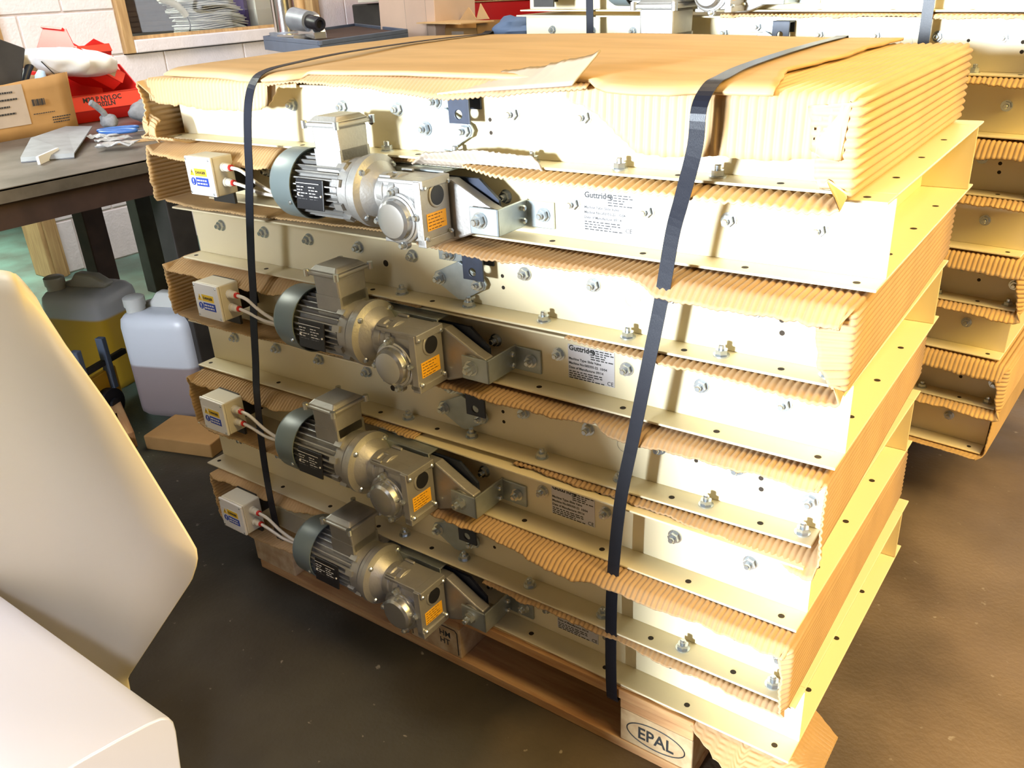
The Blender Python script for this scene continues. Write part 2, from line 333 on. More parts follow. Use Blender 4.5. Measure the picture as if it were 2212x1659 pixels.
def build_machine():
    root = thing('slide_valve', 'x', 'machine')
    OFF = T((-CX, 0, 0))
    # lower frame with its bolts
    lo = frame_mesh(-0.06, 1.366, 0.0, 0.113).build('lower_frame', 'cream', root, bevel=0.0012, mw=OFF)
    for x in [0.1, 0.319] + xL: link('hex_bolt', BOLT_Y, lo, mw=T((x, 0, 0.0595)))
    for x in (0.597, 0.625): link('screw', SCREW_Y, lo, mw=T((x + 0.1, 0, 0.106)))
    h = MB()
    for x in (0.2, 0.36, 0.52, 0.8413, 1.0105, 1.177, 1.335): h.cyl((x, -0.028, 0.0001), (x, -0.028, 0.0004), 0.0052, n=12); h.cyl((x, -0.028, 0.1171), (x, -0.028, 0.1174), 0.005, n=12)
    for y in (0.122, 0.279, 0.443): h.cyl((1.34, y, 0.0001), (1.34, y, 0.0004), 0.0055, n=12); h.cyl((1.34, y - 0.02, 0.1171), (1.34, y - 0.02, 0.1174), 0.005, n=12)
    h.cyl((0.0, 0, 0.1), (0, -0.0003, 0.1), 0.005, n=10); h.cyl((0.0, 0, 0.02), (0, -0.0003, 0.02), 0.004, n=10)
    h.build('bolt_hole', 'dark', lo)['kind'] = 'stuff'
    # rating plate
    pl = MB().box(0.887, 0.9795, -0.0012, 0.0, 0.0187, 0.083).build('rating_plate', 'silver', root, mw=OFF)
    text('Guttridge', 0.0135, 'ink', pl, T((0.889, -0.0013, 0.0725)) @ FRONT, bold=0.0004)
    text('Machine Type: Slide Valve\nMachine No:583355-22  10/04\nDate of Manufacture: 09/14', 0.0062, 'ink', pl, T((0.8885, -0.0013, 0.0545)) @ FRONT, bold=0.00012, space=1.35)
    text('CE', 0.0105, 'ink', pl, T((0.965, -0.0013, 0.0205)) @ FRONT)
    b = MB(); bars(b, 0.933, 0.978, 0.0805, 0.0042, 5, 0.0018, 'Y', -0.0012, 3); bars(b, 0.889, 0.962, 0.0335, 0.0042, 4, 0.0018, 'Y', -0.0012, 4); b.build('small_print', 'ink', pl)['kind'] = 'stuff'
    # upper frame with diamond plate and bracket
    up = frame_mesh(-0.121, 1.335, 0.1285, 0.239).build('upper_frame', 'cream', root, bevel=0.0012, mw=OFF)
    for x in xD[:-1]: link('hex_bolt', BOLT_Y, up, mw=T((x, 0, 0.1999)))
    link('hex_bolt', BOLT_Y, up, mw=T((1.315, 0, 0.175)))
    for x in xF: link('hex_bolt', BOLT_Z, up, mw=T((x, -0.0212, 0.1285)))
    h = MB()
    for x, z, r in ((0.466, 0.1756, 0.0065), (0.7431, 0.1888, 0.0035), (0.7436, 0.1676, 0.0035), (1.1285, 0.1927, 0.0035), (1.2367, 0.1918, 0.0042), (1.2384, 0.1721, 0.0042)): h.cyl((x, 0, z), (x, -0.0004, z), r, n=12)
    for x in (-0.1, 0.14, 0.30, 0.45, 0.60, 1.1, 1.25): h.cyl((x, -0.028, 0.1286), (x, -0.028, 0.1289), 0.005, n=10)
    h.build('bolt_hole', 'dark', up)['kind'] = 'stuff'
    MB().tube([(0.9974 + 0.0135 * math.cos(a * PI / 12), -0.0006, 0.186 + 0.0135 * math.sin(a * PI / 12)) for a in range(24)], 0.0006, 4, True).build('plugged_knockout', 'boxgrey', up)
    dp = [(-0.060, 0.0), (-0.055, 0.010), (-0.045, 0.014), (0, 0.036), (0.045, 0.014), (0.055, 0.010), (0.060, 0), (0.055, -0.010), (0.045, -0.014), (0.006, -0.036), (-0.006, -0.036), (-0.045, -0.014), (-0.055, -0.010)]
    MB().prism([(0.655 + x, 0.171 + z) for x, z in dp], 'Y', -0.012, -0.008).build('diamond_plate', 'zinc', up, bevel=0.0006)
    for x in (0.611, 0.6993):
        link('hex_bolt', BOLT_Y, up, mw=T((x, -0.012, 0.1708)))
        MB().cyl((x, 0, 0.1708), (x, -0.008, 0.1708), 0.008, n=12).build('spacer', 'bolt', up)
    bk = MB(); bk.holeplate(0.684, 0.728, 0.186, 0.232, 0.705, 0.2005, 0.0075, -0.036, -0.032); bk.box(0.684, 0.728, -0.036, 0, 0.228, 0.232); bk.box(0.684, 0.728, -0.004, 0, 0.205, 0.232)
    bk.build('bracket', 'navy', up, bevel=0.001)
    MB().box(0.605, 0.684, -0.004, 0, 0.203, 0.230).build('bracket_plate', 'zinc', up, bevel=0.001); link('hex_bolt', BOLT_Y, up, mw=T((0.632, -0.004, 0.216)))
    # slide blade and its zinc guide
    MB().box(0.50, 0.655, -0.075, -0.071, 0.088, 0.112).box(0.50, 0.655, -0.071, -0.01, 0.108, 0.112).build('slide_guide', 'zinc', root, bevel=0.001, mw=OFF)
    MB().prism([(0.60, 0.02), (0.60, 0.099), (0.712, 0.099), (0.752, 0.066), (0.752, 0.02)], 'Y', -0.052, -0.046).build('slide_blade', 'navy', root, mw=OFF)
    # reaction arm
    MB().prism([(0.62, -0.004), (0.62, 0.100), (0.675, 0.100), (0.745, 0.064), (0.765, 0.056), (0.765, 0.030), (0.745, 0.022), (0.675, -0.004)], 'Y', -0.080, -0.056).build('reaction_arm', 'alu', root, bevel=0.003, mw=OFF)
    MB().cyl((0.735, -0.084, 0.040), (0.735, -0.052, 0.040), 0.020, n=20).build('arm_bush', 'alu', root, smooth=40, mw=OFF)
    br = MB().box(0.716, 0.776, -0.089, -0.085, 0.014, 0.060).box(0.772, 0.776, -0.089, 0, 0.014, 0.060).box(0.772, 0.8305, -0.005, 0, 0.012, 0.058).build('arm_bracket', 'zinc', root, bevel=0.0015, mw=OFF)
    link('hex_bolt', BOLT_Y, br, mw=T((0.739, -0.089, 0.039)) @ Matrix.Scale(1.15, 4)); link('hex_bolt', BOLT_Y, br, mw=T((0.811, -0.005, 0.036)))
    for z in (0.026, 0.048): link('cap_screw', CAPX, br, mw=T((0.776, -0.02, z)))
    # gear motor: motor body with fins, then its pieces as sub-parts
    ay, az = -0.116, 0.0775
    mo = MB().lathe([(0.355, 0.047), (0.502, 0.047)], (0, ay, az), (1, 0, 0), 32)
    for k in range(30):
        a = 2 * PI * k / 30
        c = Vector((0.43, ay + 0.0515 * math.cos(a), az + 0.0515 * math.sin(a)))
        mo.box(0.372, 0.490, c.y - 0.006, c.y + 0.006, c.z - 0.0011, c.z + 0.0011, rot=RX(a))
    mo.box(0.428, 0.492, -0.152, -0.080, 0.11, 0.15)
    for k in (-0.9, -0.35, 0.35, 0.9, 2.2): mo.box(0.484, 0.502, ay + 0.056 * math.cos(PI + k) - 0.006, ay + 0.056 * math.cos(PI + k) + 0.006, az + 0.056 * math.sin(PI + k) - 0.006, az + 0.056 * math.sin(PI + k) + 0.006, rot=RX(k))
    mo = mo.build('gear_motor', 'alu', root, smooth=35, mw=OFF)
    MB().lathe([(0.311, 0.030), (0.313, 0.050), (0.319, 0.0595), (0.329, 0.0645), (0.380, 0.0655), (0.380, 0.0635), (0.36, 0.062), (0.36, 0.04)], (0, ay, az), (1, 0, 0), 40).build('fan_cowl', 'cowl', mo, smooth=35)
    link('screw', SCREW_Y, mo, mw=T((0.372, ay - 0.061, az - 0.022)))
    MB().prism([(-0.150, 0.128), (-0.082, 0.128), (-0.080, 0.188), (-0.153, 0.188)], 'X', 0.428, 0.492).build('terminal_box', 'alu', mo, bevel=0.004)
    tb = MB().box(0.420, 0.500, -0.161, -0.072, 0.188, 0.196)
    tb.add([(0.424, -0.157, 0.196), (0.496, -0.157, 0.196), (0.496, -0.076, 0.196), (0.424, -0.076, 0.196), (0.432, -0.146, 0.205), (0.488, -0.146, 0.205), (0.488, -0.087, 0.205), (0.432, -0.087, 0.205)], [(0, 1, 5, 4), (1, 2, 6, 5), (2, 3, 7, 6), (3, 0, 4, 7), (4, 5, 6, 7), (0, 3, 2, 1)])
    tb.build('terminal_lid', 'alu', mo, bevel=0.003)
    for x, y in ((0.421, -0.160), (0.499, -0.160), (0.499, -0.073), (0.421, -0.073)):
        MB().cyl((x, y, 0.186), (x, y, 0.199), 0.0055, n=10).build('lid_screw', 'bolt', mo)
    npl = MB().box(0.392, 0.462, ay - 0.0615, ay - 0.0585, 0.047, 0.101, rot=RX(-0.12)).build('nameplate', 'black', mo, bevel=0.0012)
    b = MB()
    for k in range(2): bars(b, 0.397 + 0.03 * k, 0.423 + 0.03 * k, 0.088, 0.0055, 6, 0.0016, 'Y', ay - 0.0622, 5 + k, 0.5)
    b.cyl((0.398, ay - 0.062, 0.073), (0.398, ay - 0.0635, 0.073), 0.002, n=8).cyl((0.457, ay - 0.062, 0.073), (0.457, ay - 0.0635, 0.073), 0.002, n=8)
    b.box(0.395, 0.4545, ay - 0.0621, ay - 0.0618, 0.0935, 0.0945); b.build('nameplate_print', 'white', mo)['kind'] = 'stuff'
    text('CE', 0.009, 'white', mo, T((0.444, ay - 0.0628, 0.052)) @ FRONT)
    # end bell, flanges
    MB().lathe([(0.486, 0.052), (0.492, 0.056), (0.512, 0.056), (0.513, 0.0535), (0.517, 0.0535), (0.518, 0.0605), (0.525, 0.0605), (0.5255, 0.059), (0.5275, 0.059), (0.528, 0.0635), (0.538, 0.0635), (0.540, 0.058), (0.543, 0.052), (0.556, 0.042), (0.562, 0.036), (0.582, 0.034)], (0, ay, az), (1, 0, 0), 48).build('motor_flange', 'alu', mo, smooth=25)
    for k in range(4):
        a = PI / 4 + k * PI / 2; link('cap_screw', CAPX, mo, mw=T((0.538, ay + 0.055 * math.cos(a), az + 0.055 * math.sin(a))))
    # gearbox
    gb = MB().box(0.578, 0.657, -0.146, -0.086, 0.006, 0.104)
    gb.lathe([(0.565, 0.031), (0.58, 0.031), (0.581, 0.028), (0.592, 0.028), (0.593, 0.031), (0.606, 0.031), (0.607, 0.026), (0.66, 0.027)], (0, -0.122, 0.084), (1, 0, 0), 28)
    gb.box(0.572, 0.664, -0.150, -0.083, 0.103, 0.110)
    for y in (-0.148, -0.12, -0.092): gb.box(0.574, 0.60, y, y + 0.006, 0.110, 0.115)
    gb.box(0.574, 0.600, -0.150, -0.084, 0.0, 0.008)
    gb.build('gearbox', 'alu', mo, smooth=30, bevel=0.003)
    ep = MB().box(0.656, 0.671, -0.157, -0.084, 0.003, 0.110); ep.box(0.656, 0.676, -0.155, -0.084, 0.098, 0.112); ep.box(0.656, 0.674, -0.157, -0.082, 0.0, 0.014)
    ep.lathe([(0.671, 0.0215), (0.6735, 0.020)], (0, -0.117, 0.082), (1, 0, 0), 24)
    ep.build('end_cover', 'alu', mo, bevel=0.0025)
    MB().cyl((0.6735, -0.117, 0.082), (0.6742, -0.117, 0.082), 0.0165, n=28).build('shaft_cap', 'black', mo)
    MB().box(0.671, 0.6716, -0.146, -0.096, 0.026, 0.055).build('warning_label', 'orange', mo, label='orange warning label')
    bars(MB(), -0.143, -0.099, 0.0515, 0.0055, 5, 0.0011, 'X', 0.6716, 9, 0.35).build('small_print', 'ink', mo)['kind'] = 'stuff'
    for y, z in ((-0.150, 0.015), (-0.150, 0.100), (-0.090, 0.015), (-0.090, 0.100)): link('cap_screw', CAPX, mo, mw=T((0.672, y, z)) @ Matrix.Scale(0.8, 4))
    wc = MB().lathe([(0, 0.044), (0.010, 0.044), (0.011, 0.040), (0.014, 0.040), (0.0145, 0.036), (0.025, 0.034), (0.029, 0.029), (0.0300, 0.02)], (0.614, -0.144, 0.044), (0, -1, 0), 40)
    for k in range(4):
        a = PI / 2 * k + 0.15; c = (0.614 + 0.045 * math.cos(a), 0.044 + 0.045 * math.sin(a)); wc.cyl((c[0], -0.144, c[1]), (c[0], -0.155, c[1]), 0.0085, n=12)
    wc.build('wheel_cover', 'alu2', mo, smooth=28)
    for k in range(4):
        a = PI / 2 * k + 0.15; link('cap_screw', CAPY, mo, mw=T((0.614 + 0.045 * math.cos(a), -0.155, 0.044 + 0.045 * math.sin(a))))
    # control box
    MB().box(0.03, 0.10, -0.098, -0.092, 0.010, 0.112).box(0.03, 0.045, -0.092, -0.0, 0.02, 0.1).build('mounting_plate', 'steel', root, mw=OFF)
    cb = MB().box(0.0345, 0.1185, -0.146, -0.098, 0.0364, 0.1143).build('control_box', 'boxgrey', root, bevel=0.003, mw=OFF)
    MB().box(0.0345, 0.1185, -0.152, -0.1465, 0.0364, 0.1143).build('box_lid', 'white', cb, bevel=0.0015)
    for x in (0.040, 0.113):
        for z in (0.042, 0.109): link('screw', SCREW_Y, cb, mw=T((x, -0.1515, z)) @ Matrix.Scale(0.6, 4))
    yl = MB().box(0.0605, 0.100, -0.1526, -0.152, 0.076, 0.091).build('danger_label', 'yellow', cb, label='yellow danger label')
    text('DANGER', 0.0078, 'ink', cb, T((0.0803, -0.1528, 0.0808)) @ FRONT, 'danger_lettering', bold=0.0002, align='CENTER')
    MB().box(0.043, 0.104, -0.1523, -0.152, 0.054, 0.093).build('label_backing', 'white', cb)
    MB().prism([(0.0455, 0.0765), (0.0595, 0.0765), (0.0525, 0.0905)], 'Y', -0.1528, -0.1523).build('warning_triangle', 'yellow', cb)
    MB().prism([(0.0535, 0.0885), (0.0505, 0.083), (0.0525, 0.083), (0.0513, 0.0778), (0.0548, 0.0845), (0.0528, 0.0845)], 'Y', -0.1531, -0.1528).build('lightning_symbol', 'ink', cb)
    MB().box(0.0615, 0.102, -0.1526, -0.152, 0.056, 0.073).cyl((0.0525, -0.1523, 0.0645), (0.0525, -0.1528, 0.0645), 0.0078, n=20).build('mandatory_label', 'blue', cb, label='blue mandatory label')
    b = bars(MB(), 0.0645, 0.099, 0.0690, 0.0065, 2, 0.0030, 'Y', -0.1526, 2, 0.1); b.box(0.0512, 0.0538, -0.1531, -0.1528, 0.0632, 0.0695).box(0.0514, 0.0536, -0.1531, -0.1528, 0.0590, 0.0612); b.build('label_print', 'white', cb)['kind'] = 'stuff'
    for i, z in enumerate((0.092, 0.062)):
        MB().lathe([(0, 0.0095), (0.006, 0.0095), (0.007, 0.008), (0.018, 0.0085), (0.022, 0.006)], (0.1185, -0.124, z), (1, 0, 0), 12).build('cable_gland', 'boxgrey', cb, smooth=30)
        MB().cyl((0.1405, -0.124, z), (0.146, -0.124, z), 0.0062, n=12).build('gland_ring', 'red', cb, label='red gland ring')
        pts = [(0.144, -0.124, z), (0.175, -0.124, z - 0.004), (0.215, -0.122, z - 0.026 if i == 0 else z - 0.014), (0.255, -0.116, 0.050 - 0.006 * i), (0.30, -0.108, 0.044 - 0.008 * i), (0.345, -0.10, 0.045)]
        pp = []
        for k in range(len(pts) - 1):
            p0, p1, p2, p3 = [Vector(pts[min(max(k + d, 0), len(pts) - 1)]) for d in (-1, 0, 1, 2)]
            for q in range(4):
                t = q / 4; pp.append(0.5 * ((2 * p1) + (p2 - p0) * t + (2 * p0 - 5 * p1 + 4 * p2 - p3) * t * t + (3 * p1 - p0 - 3 * p2 + p3) * t ** 3))
        MB().tube(pp + [pts[-1]], 0.0037, 8).build('cable', 'pvc', cb, smooth=60)
    return root
PROTO = build_machine()
FR = [((0.0092, 0.0590, 0.0070, 0.9226), (-0.0144, 0.0402, 0.0053, 0.9246)), ((-0.0060, 0.0241, 0.0058, 0.6624), (0.0165, 0.0036, 0.0186, 0.6664)),
      ((-0.0179, -0.0188, -0.0105, 0.4013), (0.0083, -0.0113, 0.0255, 0.4033)), ((-0.0019, -0.0389, -0.0097, 0.1507), (0.0061, -0.0574, 0.0036, 0.1477))]
def pose(q): return T((CX + q[0], q[1], q[2 + 1])) @ RZ(q[2])
ML = [pose(q[0]) for q in FR]; MD = [pose(q[1]) for q in FR]
OFFM = T((-CX, 0, 0))
LAB = ['cream slide valve topmost in the front stack, its silver gear motor lit by daylight',
       'cream slide valve second from the top of the front stack, with sharp rating plate text',
       'cream slide valve third from the top of the front stack, above the lowest one',
       'cream slide valve lowest in the front stack, resting on the wooden pallet']
GV = 'slide valves strapped in two stacks'
def place(root, mL, mD):
    root.matrix_world = mL
    child(root, 'upper_frame').matrix_local = mL.inverted() @ mD @ OFFM
machines = []
for k in range(4):
    r = PROTO if k == 0 else copy_tree(PROTO)
    place(r, ML[k], MD[k]); tag(r, LAB[k], 'machine', GV); machines.append(r)
# the rear stack: five machines on a second pallet
S2 = (0.1233, 1.1819, -0.0575, 0.1973, 0.2576, -0.0264)
S2B = lambda j: T((S2[0], S2[1], S2[3] + S2[4] * j + 0.6 * 0.0264)) @ RZ(S2[2]) @ RY(0.0264)
LAB2 = ['cream slide valve at the bottom of the rear stack beside the bare floor', 'cream slide valve second from the bottom of the rear stack', 'cream slide valve in the middle of the rear stack on the right',
        'cream slide valve in the rear stack with dark bracket just above the front cardboard', 'cream slide valve topmost in the rear stack, cut by the photo edge']
ML2 = []; MD2 = []
for j in range(5):
    r = copy_tree(PROTO)
    mD = S2B(j) @ T((CX, 0, 0)); mL = S2B(j) @ T((CX - 0.0387, 0.004 * (j % 2), 0))
    if j == 3:      # this one carries a larger motor frame
        g_ = child(r, 'gear_motor'); pv_ = Vector((0.42, -0.07, 0.03)); g_.matrix_local = OFFM @ T(pv_) @ Matrix.Scale(1.5, 4) @ T(-pv_)
    place(r, mL, mD); tag(r, LAB2[j], 'machine', GV); ML2.append(mL); MD2.append(mD)

# ------------------------------------------------------------------ pallets
def build_pallet():
    root = thing('pallet', 'x', 'pallet')
    for y0, w_ in ((0, 0.145), (0.1875, 0.1), (0.3275, 0.145), (0.5125, 0.1), (0.655, 0.145)): MB().box(0, 1.2, y0, y0 + w_, 0.122, 0.144).build('deck_board', 'wood', root, bevel=0.002)
    for x0 in (0, 0.5275, 1.055): MB().box(x0, x0 + 0.145, 0.001, 0.799, 0.1005, 0.1218).build('stringer_board', 'wood', root, bevel=0.002)
    for y0, w_ in ((0, 0.1), (0.3275, 0.145), (0.7, 0.1)):
        MB().prism([(0.012, y0), (1.188, y0), (1.2, y0 + 0.012), (1.2, y0 + w_ - 0.012), (1.188, y0 + w_), (0.012, y0 + w_), (0, y0 + w_ - 0.012), (0, y0 + 0.012)], 'Z', 0.0, 0.022).build('bottom_board', 'wood', root, bevel=0.002)
        for x0 in (0, 0.5275, 1.055): MB().box(x0, x0 + 0.145, y0 + 0.001, y0 + w_ - 0.001, 0.0222, 0.1003).build('pallet_block', 'woodpale', root, bevel=0.003)
    st = MB().tube([(1.1275 + 0.058 * math.cos(a * PI / 20), 0.0008, 0.0605 + 0.0265 * math.sin(a * PI / 20)) for a in range(40)], 0.0013, 5, True).build('stamp_oval', 'ink', root)
    text('EPAL', 0.039, 'ink', root, T((1.1275, 0.0006, 0.0470)) @ FRONT, 'stamp_lettering', bold=0.0006, align='CENTER', sx=0.86)
    MB().tube([(0.535, 0.0006, 0.03), (0.535, 0.0006, 0.094), (0.66, 0.0006, 0.094), (0.665, 0.0006, 0.088), (0.665, 0.0006, 0.03)], 0.0011, 5).build('stamp_border', 'ink', root)
    text('HM\nHT', 0.021, 'ink', root, T((0.615, 0.0006, 0.067)) @ FRONT, 'stamp_lettering', bold=0.0002, align='LEFT')
    return root
pal = build_pallet(); pal.matrix_world = T((0, -0.1005, 0)); tag(pal, 'wooden pallet with a stamped oval on its corner block under the front stack', 'pallet')
pal2 = copy_tree(pal); pal2.matrix_world = T((0.03, 1.27, 0)) @ RZ(-0.0575); tag(pal2, 'wooden pallet mostly hidden under the rear stack', 'pallet')
for i, y in enumerate((0.02, 0.35, 0.68)):
    o = MB().box(0.0, 1.2, y, y + 0.09, 0.1445, 0.166).build('bearer_board', 'wood', bevel=0.002); o.matrix_world = T((0.03, 1.27, 0)) @ RZ(-0.0575)
    tag(o, ['timber bearer board on the front edge of the rear pallet', 'timber bearer board across the middle of the rear pallet', 'timber bearer board on the back edge of the rear pallet'][i], 'board', 'bearers on the rear pallet')

# ------------------------------------------------------------------ corrugated cardboard
def lerp(tab, x):
    if x <= tab[0][0]: return tab[0][1]
    for (a, p), (b, q) in zip(tab[:-1], tab[1:]):
        if x <= b: return p + (q - p) * (x - a) / (b - a)
    return tab[-1][1]
def rag(x, s, seed): return mnoise.noise(Vector((x * s, seed * 7.3, 1.7)))
def wrap(name, path, y0, y1, lip, mw, label, amp=0.0016, pitch=0.0105, thick=0.0028, m='card', seed=1, group=None, flip=-1, cat='cardboard'):
    """sheet bent along path (x,z polyline, closed side out), ridges along y, with a torn lip in front; lip(x, z, side) -> (length, fold angle)"""
    pts = [Vector((p[0], 0, p[1])) for p in path]
    # round the corners
    rp = [pts[0]]
    for a, b, c in zip(pts[:-2], pts[1:-1], pts[2:]):
        r = 0.014; d0 = (a - b).normalized(); d1 = (c - b).normalized()
        for k in range(7):
            t = k / 6; rp.append((b + d0 * r) * (1 - t) ** 2 + b * 2 * t * (1 - t) + (b + d1 * r) * t * t)
    rp.append(pts[-1])
    seg = [(q - p).length for p, q in zip(rp[:-1], rp[1:])]; L = sum(seg); n = int(L / (pitch / 6)) + 1
    samp = []; i = 0; acc = 0
    for k in range(n + 1):
        s = L * k / n
        while i < len(seg) - 1 and acc + seg[i] < s: acc += seg[i]; i += 1
        samp.append((s, rp[i].lerp(rp[i + 1], min(1, (s - acc) / max(seg[i], 1e-9))), (rp[i + 1] - rp[i]).normalized()))
    NA, NL = 6, 7; vs = []; fs = []
    for s, p, d in samp:
        nrm = Vector((d.z, 0, -d.x)) * flip          # outward
        ln, th = lip(p.x, p.z, nrm); ln += 0.004 * rag(s, 60, seed) + 0.006 * rag(s, 14, seed + 3)
        ln = max(ln, 0.001)
        c = amp * math.cos(2 * PI * s / pitch)
        for j in range(NA + 1):
            y = y1 + (y0 - y1) * j / NA; wob = 0.0015 * rag(y * 3 + s * 4, 1.0, seed + 5)
            vs.append(p + nrm * (c + wob) + Vector((0, y, 0)))
        pos = p + Vector((0, y0, 0)); dirp = 0
        for j in range(1, NL + 1):
            a = th * min(1, j / (NL * (0.22 if th > 1.1 else 0.45))); stp = ln / NL
            pos = pos + (Vector((0, -1, 0)) * math.cos(a) - nrm * math.sin(a)) * stp
            n2 = nrm * math.cos(a) + Vector((0, -1, 0)) * math.sin(a)
            vs.append(pos + n2 * c * (1 - 0.15 * j / NL))
    W_ = NA + NL + 1
    for i in range(n):
        for j in range(W_ - 1): fs.append((i * W_ + j, (i + 1) * W_ + j, (i + 1) * W_ + j + 1, i * W_ + j + 1))
    b = MB(); b.add(vs, fs)
    o = b.build(name, m, smooth=70, solid=thick); o.matrix_world = mw @ OFFM
    return tag(o, label, cat, group)
GC = 'corrugated wraps around the machine ends'
R90 = PI / 2
# right end wraps of the upper frames, front stack
def lipR(top, side, bot):
    def f(x, z, n):
        if n.z > 0.7: return lerp(top[0], x), lerp(top[1], x)
        if n.z < -0.7: return lerp(bot[0], x), lerp(bot[1], x)
        if n.x > 0.5: return lerp(side[0], z), lerp(side[1], z)
        return 0.03, 0.5
    return f
ZT, ZB = 0.2462, 0.1212
def rpath(x0, xb, x1=1.349, zt=ZT): return [(x0, zt), (x1, zt), (x1, ZB), (xb, ZB)]
wrap('cardboard_wrap', rpath(0.93, 0.72, 1.350, 0.2490), -0.052, 0.648, lipR(([(0.93, 0.015), (0.98, 0.035), (1.05, 0.088), (1.10, 0.088), (1.33, 0.082)], [(0.93, 1.2), (1.0, 1.5)]),
     ([(0.12, 0.03), (0.15, 0.05), (0.2, 0.055), (0.24, 0.06)], [(0.12, 1.3), (0.2, 1.45)]), ([(0.72, 0.004), (0.80, 0.036), (1.0, 0.042), (1.3, 0.050)], [(0.72, -0.15), (1.3, -0.2)])), MD[0],
     'deeply ridged cardboard wrap on the right end of the topmost valve, front stack', amp=0.0024, pitch=0.0125, seed=1, group=GC, m='cardface')
wrap('cardboard_wrap', rpath(0.60, 0.9), -0.050, 0.648, lipR(([(0.60, 0.008), (0.66, 0.014), (0.8, 0.018), (0.93, 0.012), (1.02, 0.008), (1.08, 0.042), (1.33, 0.042)], [(0.6, 0.40), (1.0, 0.45), (1.1, 0.6), (1.33, 0.65)]),
     ([(0.12, 0.02), (0.16, 0.045), (0.24, 0.05)], [(0.12, 0.9), (0.2, 1.35)]), ([(0.9, 0.005), (1.05, 0.018), (1.33, 0.038)], [(0.9, -0.15), (1.3, -0.2)])), MD[1],
     'ridged cardboard wrap on the right end of the second valve down, front stack', seed=2, group=GC, pitch=0.0105, m='cardlip')
wrap('cardboard_wrap', rpath(0.58, 0.8), -0.050, 0.648, lipR(([(0.58, 0.006), (0.64, 0.010), (0.8, 0.012), (0.9, 0.008), (0.97, 0.006), (1.0, 0.022), (1.33, 0.020)], [(0.58, 0.45), (1.33, 0.7)]),
     ([(0.12, 0.035), (0.16, 0.028), (0.24, 0.006)], [(0.12, -0.35), (0.24, 0.1)]), ([(0.8, 0.004), (1.1, 0.018), (1.3, 0.034), (1.345, 0.055)], [(0.8, -0.2), (1.3, -0.35)])), MD[2],
     'cardboard wrap with lower corner flaring out on the third valve down, front stack', seed=3, group=GC, m='cardlip', amp=0.0015, pitch=0.0095)
wrap('cardboard_wrap', rpath(0.58, 0.75), -0.050, 0.648, lipR(([(0.58, 0.006), (0.63, 0.012), (0.78, 0.013), (0.88, 0.024), (0.97, 0.036), (1.0, 0.024), (1.3, 0.024)], [(0.58, 0.45), (0.9, 0.6), (1.33, 0.7)]),
     ([(0.12, 0.02), (0.16, 0.025), (0.24, 0.028)], [(0.12, 0.3), (0.24, 0.9)]), ([(0.75, 0.006), (1.1, 0.010), (1.33, 0.016)], [(0.75, -0.3), (1.3, -0.5)])), MD[3],
     'cardboard wrap on the right end of the lowest valve in the front stack', seed=4, group=GC, m='cardlip', amp=0.0014, pitch=0.0095)
# left end wraps of the lower frames, front stack
def lpath(x0, xl, xb, zt=0.1212, zb=-0.0078): return [(x0, zt), (xl, zt), (xl, zb), (xb, zb)]
def lipL(top, side, bot):
    def f(x, z, n):
        if n.z > 0.7: return lerp(top[0], x), lerp(top[1], x)
        if n.z < -0.7: return lerp(bot[0], x), lerp(bot[1], x)
        if n.x < -0.5: return lerp(side[0], z), lerp(side[1], z)
        return 0.05, 0.0
    return f
LT = ['left end cardboard wrap around the topmost, daylit control box', 'left end cardboard wrap around the second control box from the top', 'left end cardboard wrap around the third control box from the top', 'left end cardboard wrap around the lowest control box by the floor']
LXL = [-0.158, -0.140, -0.085, -0.074]
for k in range(4):
    e = [1.15, 0.95, 0.9, 0.8][k]
    wrap('cardboard_wrap', lpath(0.60, LXL[k], 0.64), -0.050, 0.55, lipL(([(LXL[k], 0.062 * e), (0.10, 0.058 * e), (0.22, 0.052 * e), (0.30, 0.03 * e), (0.37, 0.004), (0.60, 0.004)], [(LXL[k], 0.35), (0.3, 0.75)]),
         ([(0, 0.06 * e), (0.12, 0.058 * e)], [(0, 0.06), (0.12, 0.02)]), ([(LXL[k], 0.05), (0.0, 0.066), (0.12, 0.062), (0.25, 0.05), (0.45, 0.034), (0.64, 0.02)], [(LXL[k], 0.05), (0.64, 0.0)])), ML[k],
         LT[k], amp=0.0013, pitch=0.0085, seed=11 + k, group=GC, flip=1)
# left end wrap of the topmost upper frame
wrap('cardboard_wrap', lpath(0.34, -0.147, -0.02, 0.2490, 0.1225), -0.052, 0.648, lipL(([(-0.147, 0.048), (0.1, 0.058), (0.22, 0.06), (0.26, 0.05), (0.29, 0.012), (0.34, 0.008)], [(-0.147, 1.5), (0.34, 1.4)]),
     ([(0.12, 0.055), (0.17, 0.05), (0.185, 0.02), (0.25, 0.028)], [(0.12, 0.9), (0.17, 0.8), (0.19, 0.2), (0.25, 0.15)]), ([(-0.147, 0.05), (-0.02, 0.05)], [(-0.147, 0.3), (0, 0.3)])), MD[0],
     'pale ridged cardboard wrap on the top left corner of the front stack', amp=0.0018, pitch=0.0110, seed=21, group=GC, flip=1, m='cardface')
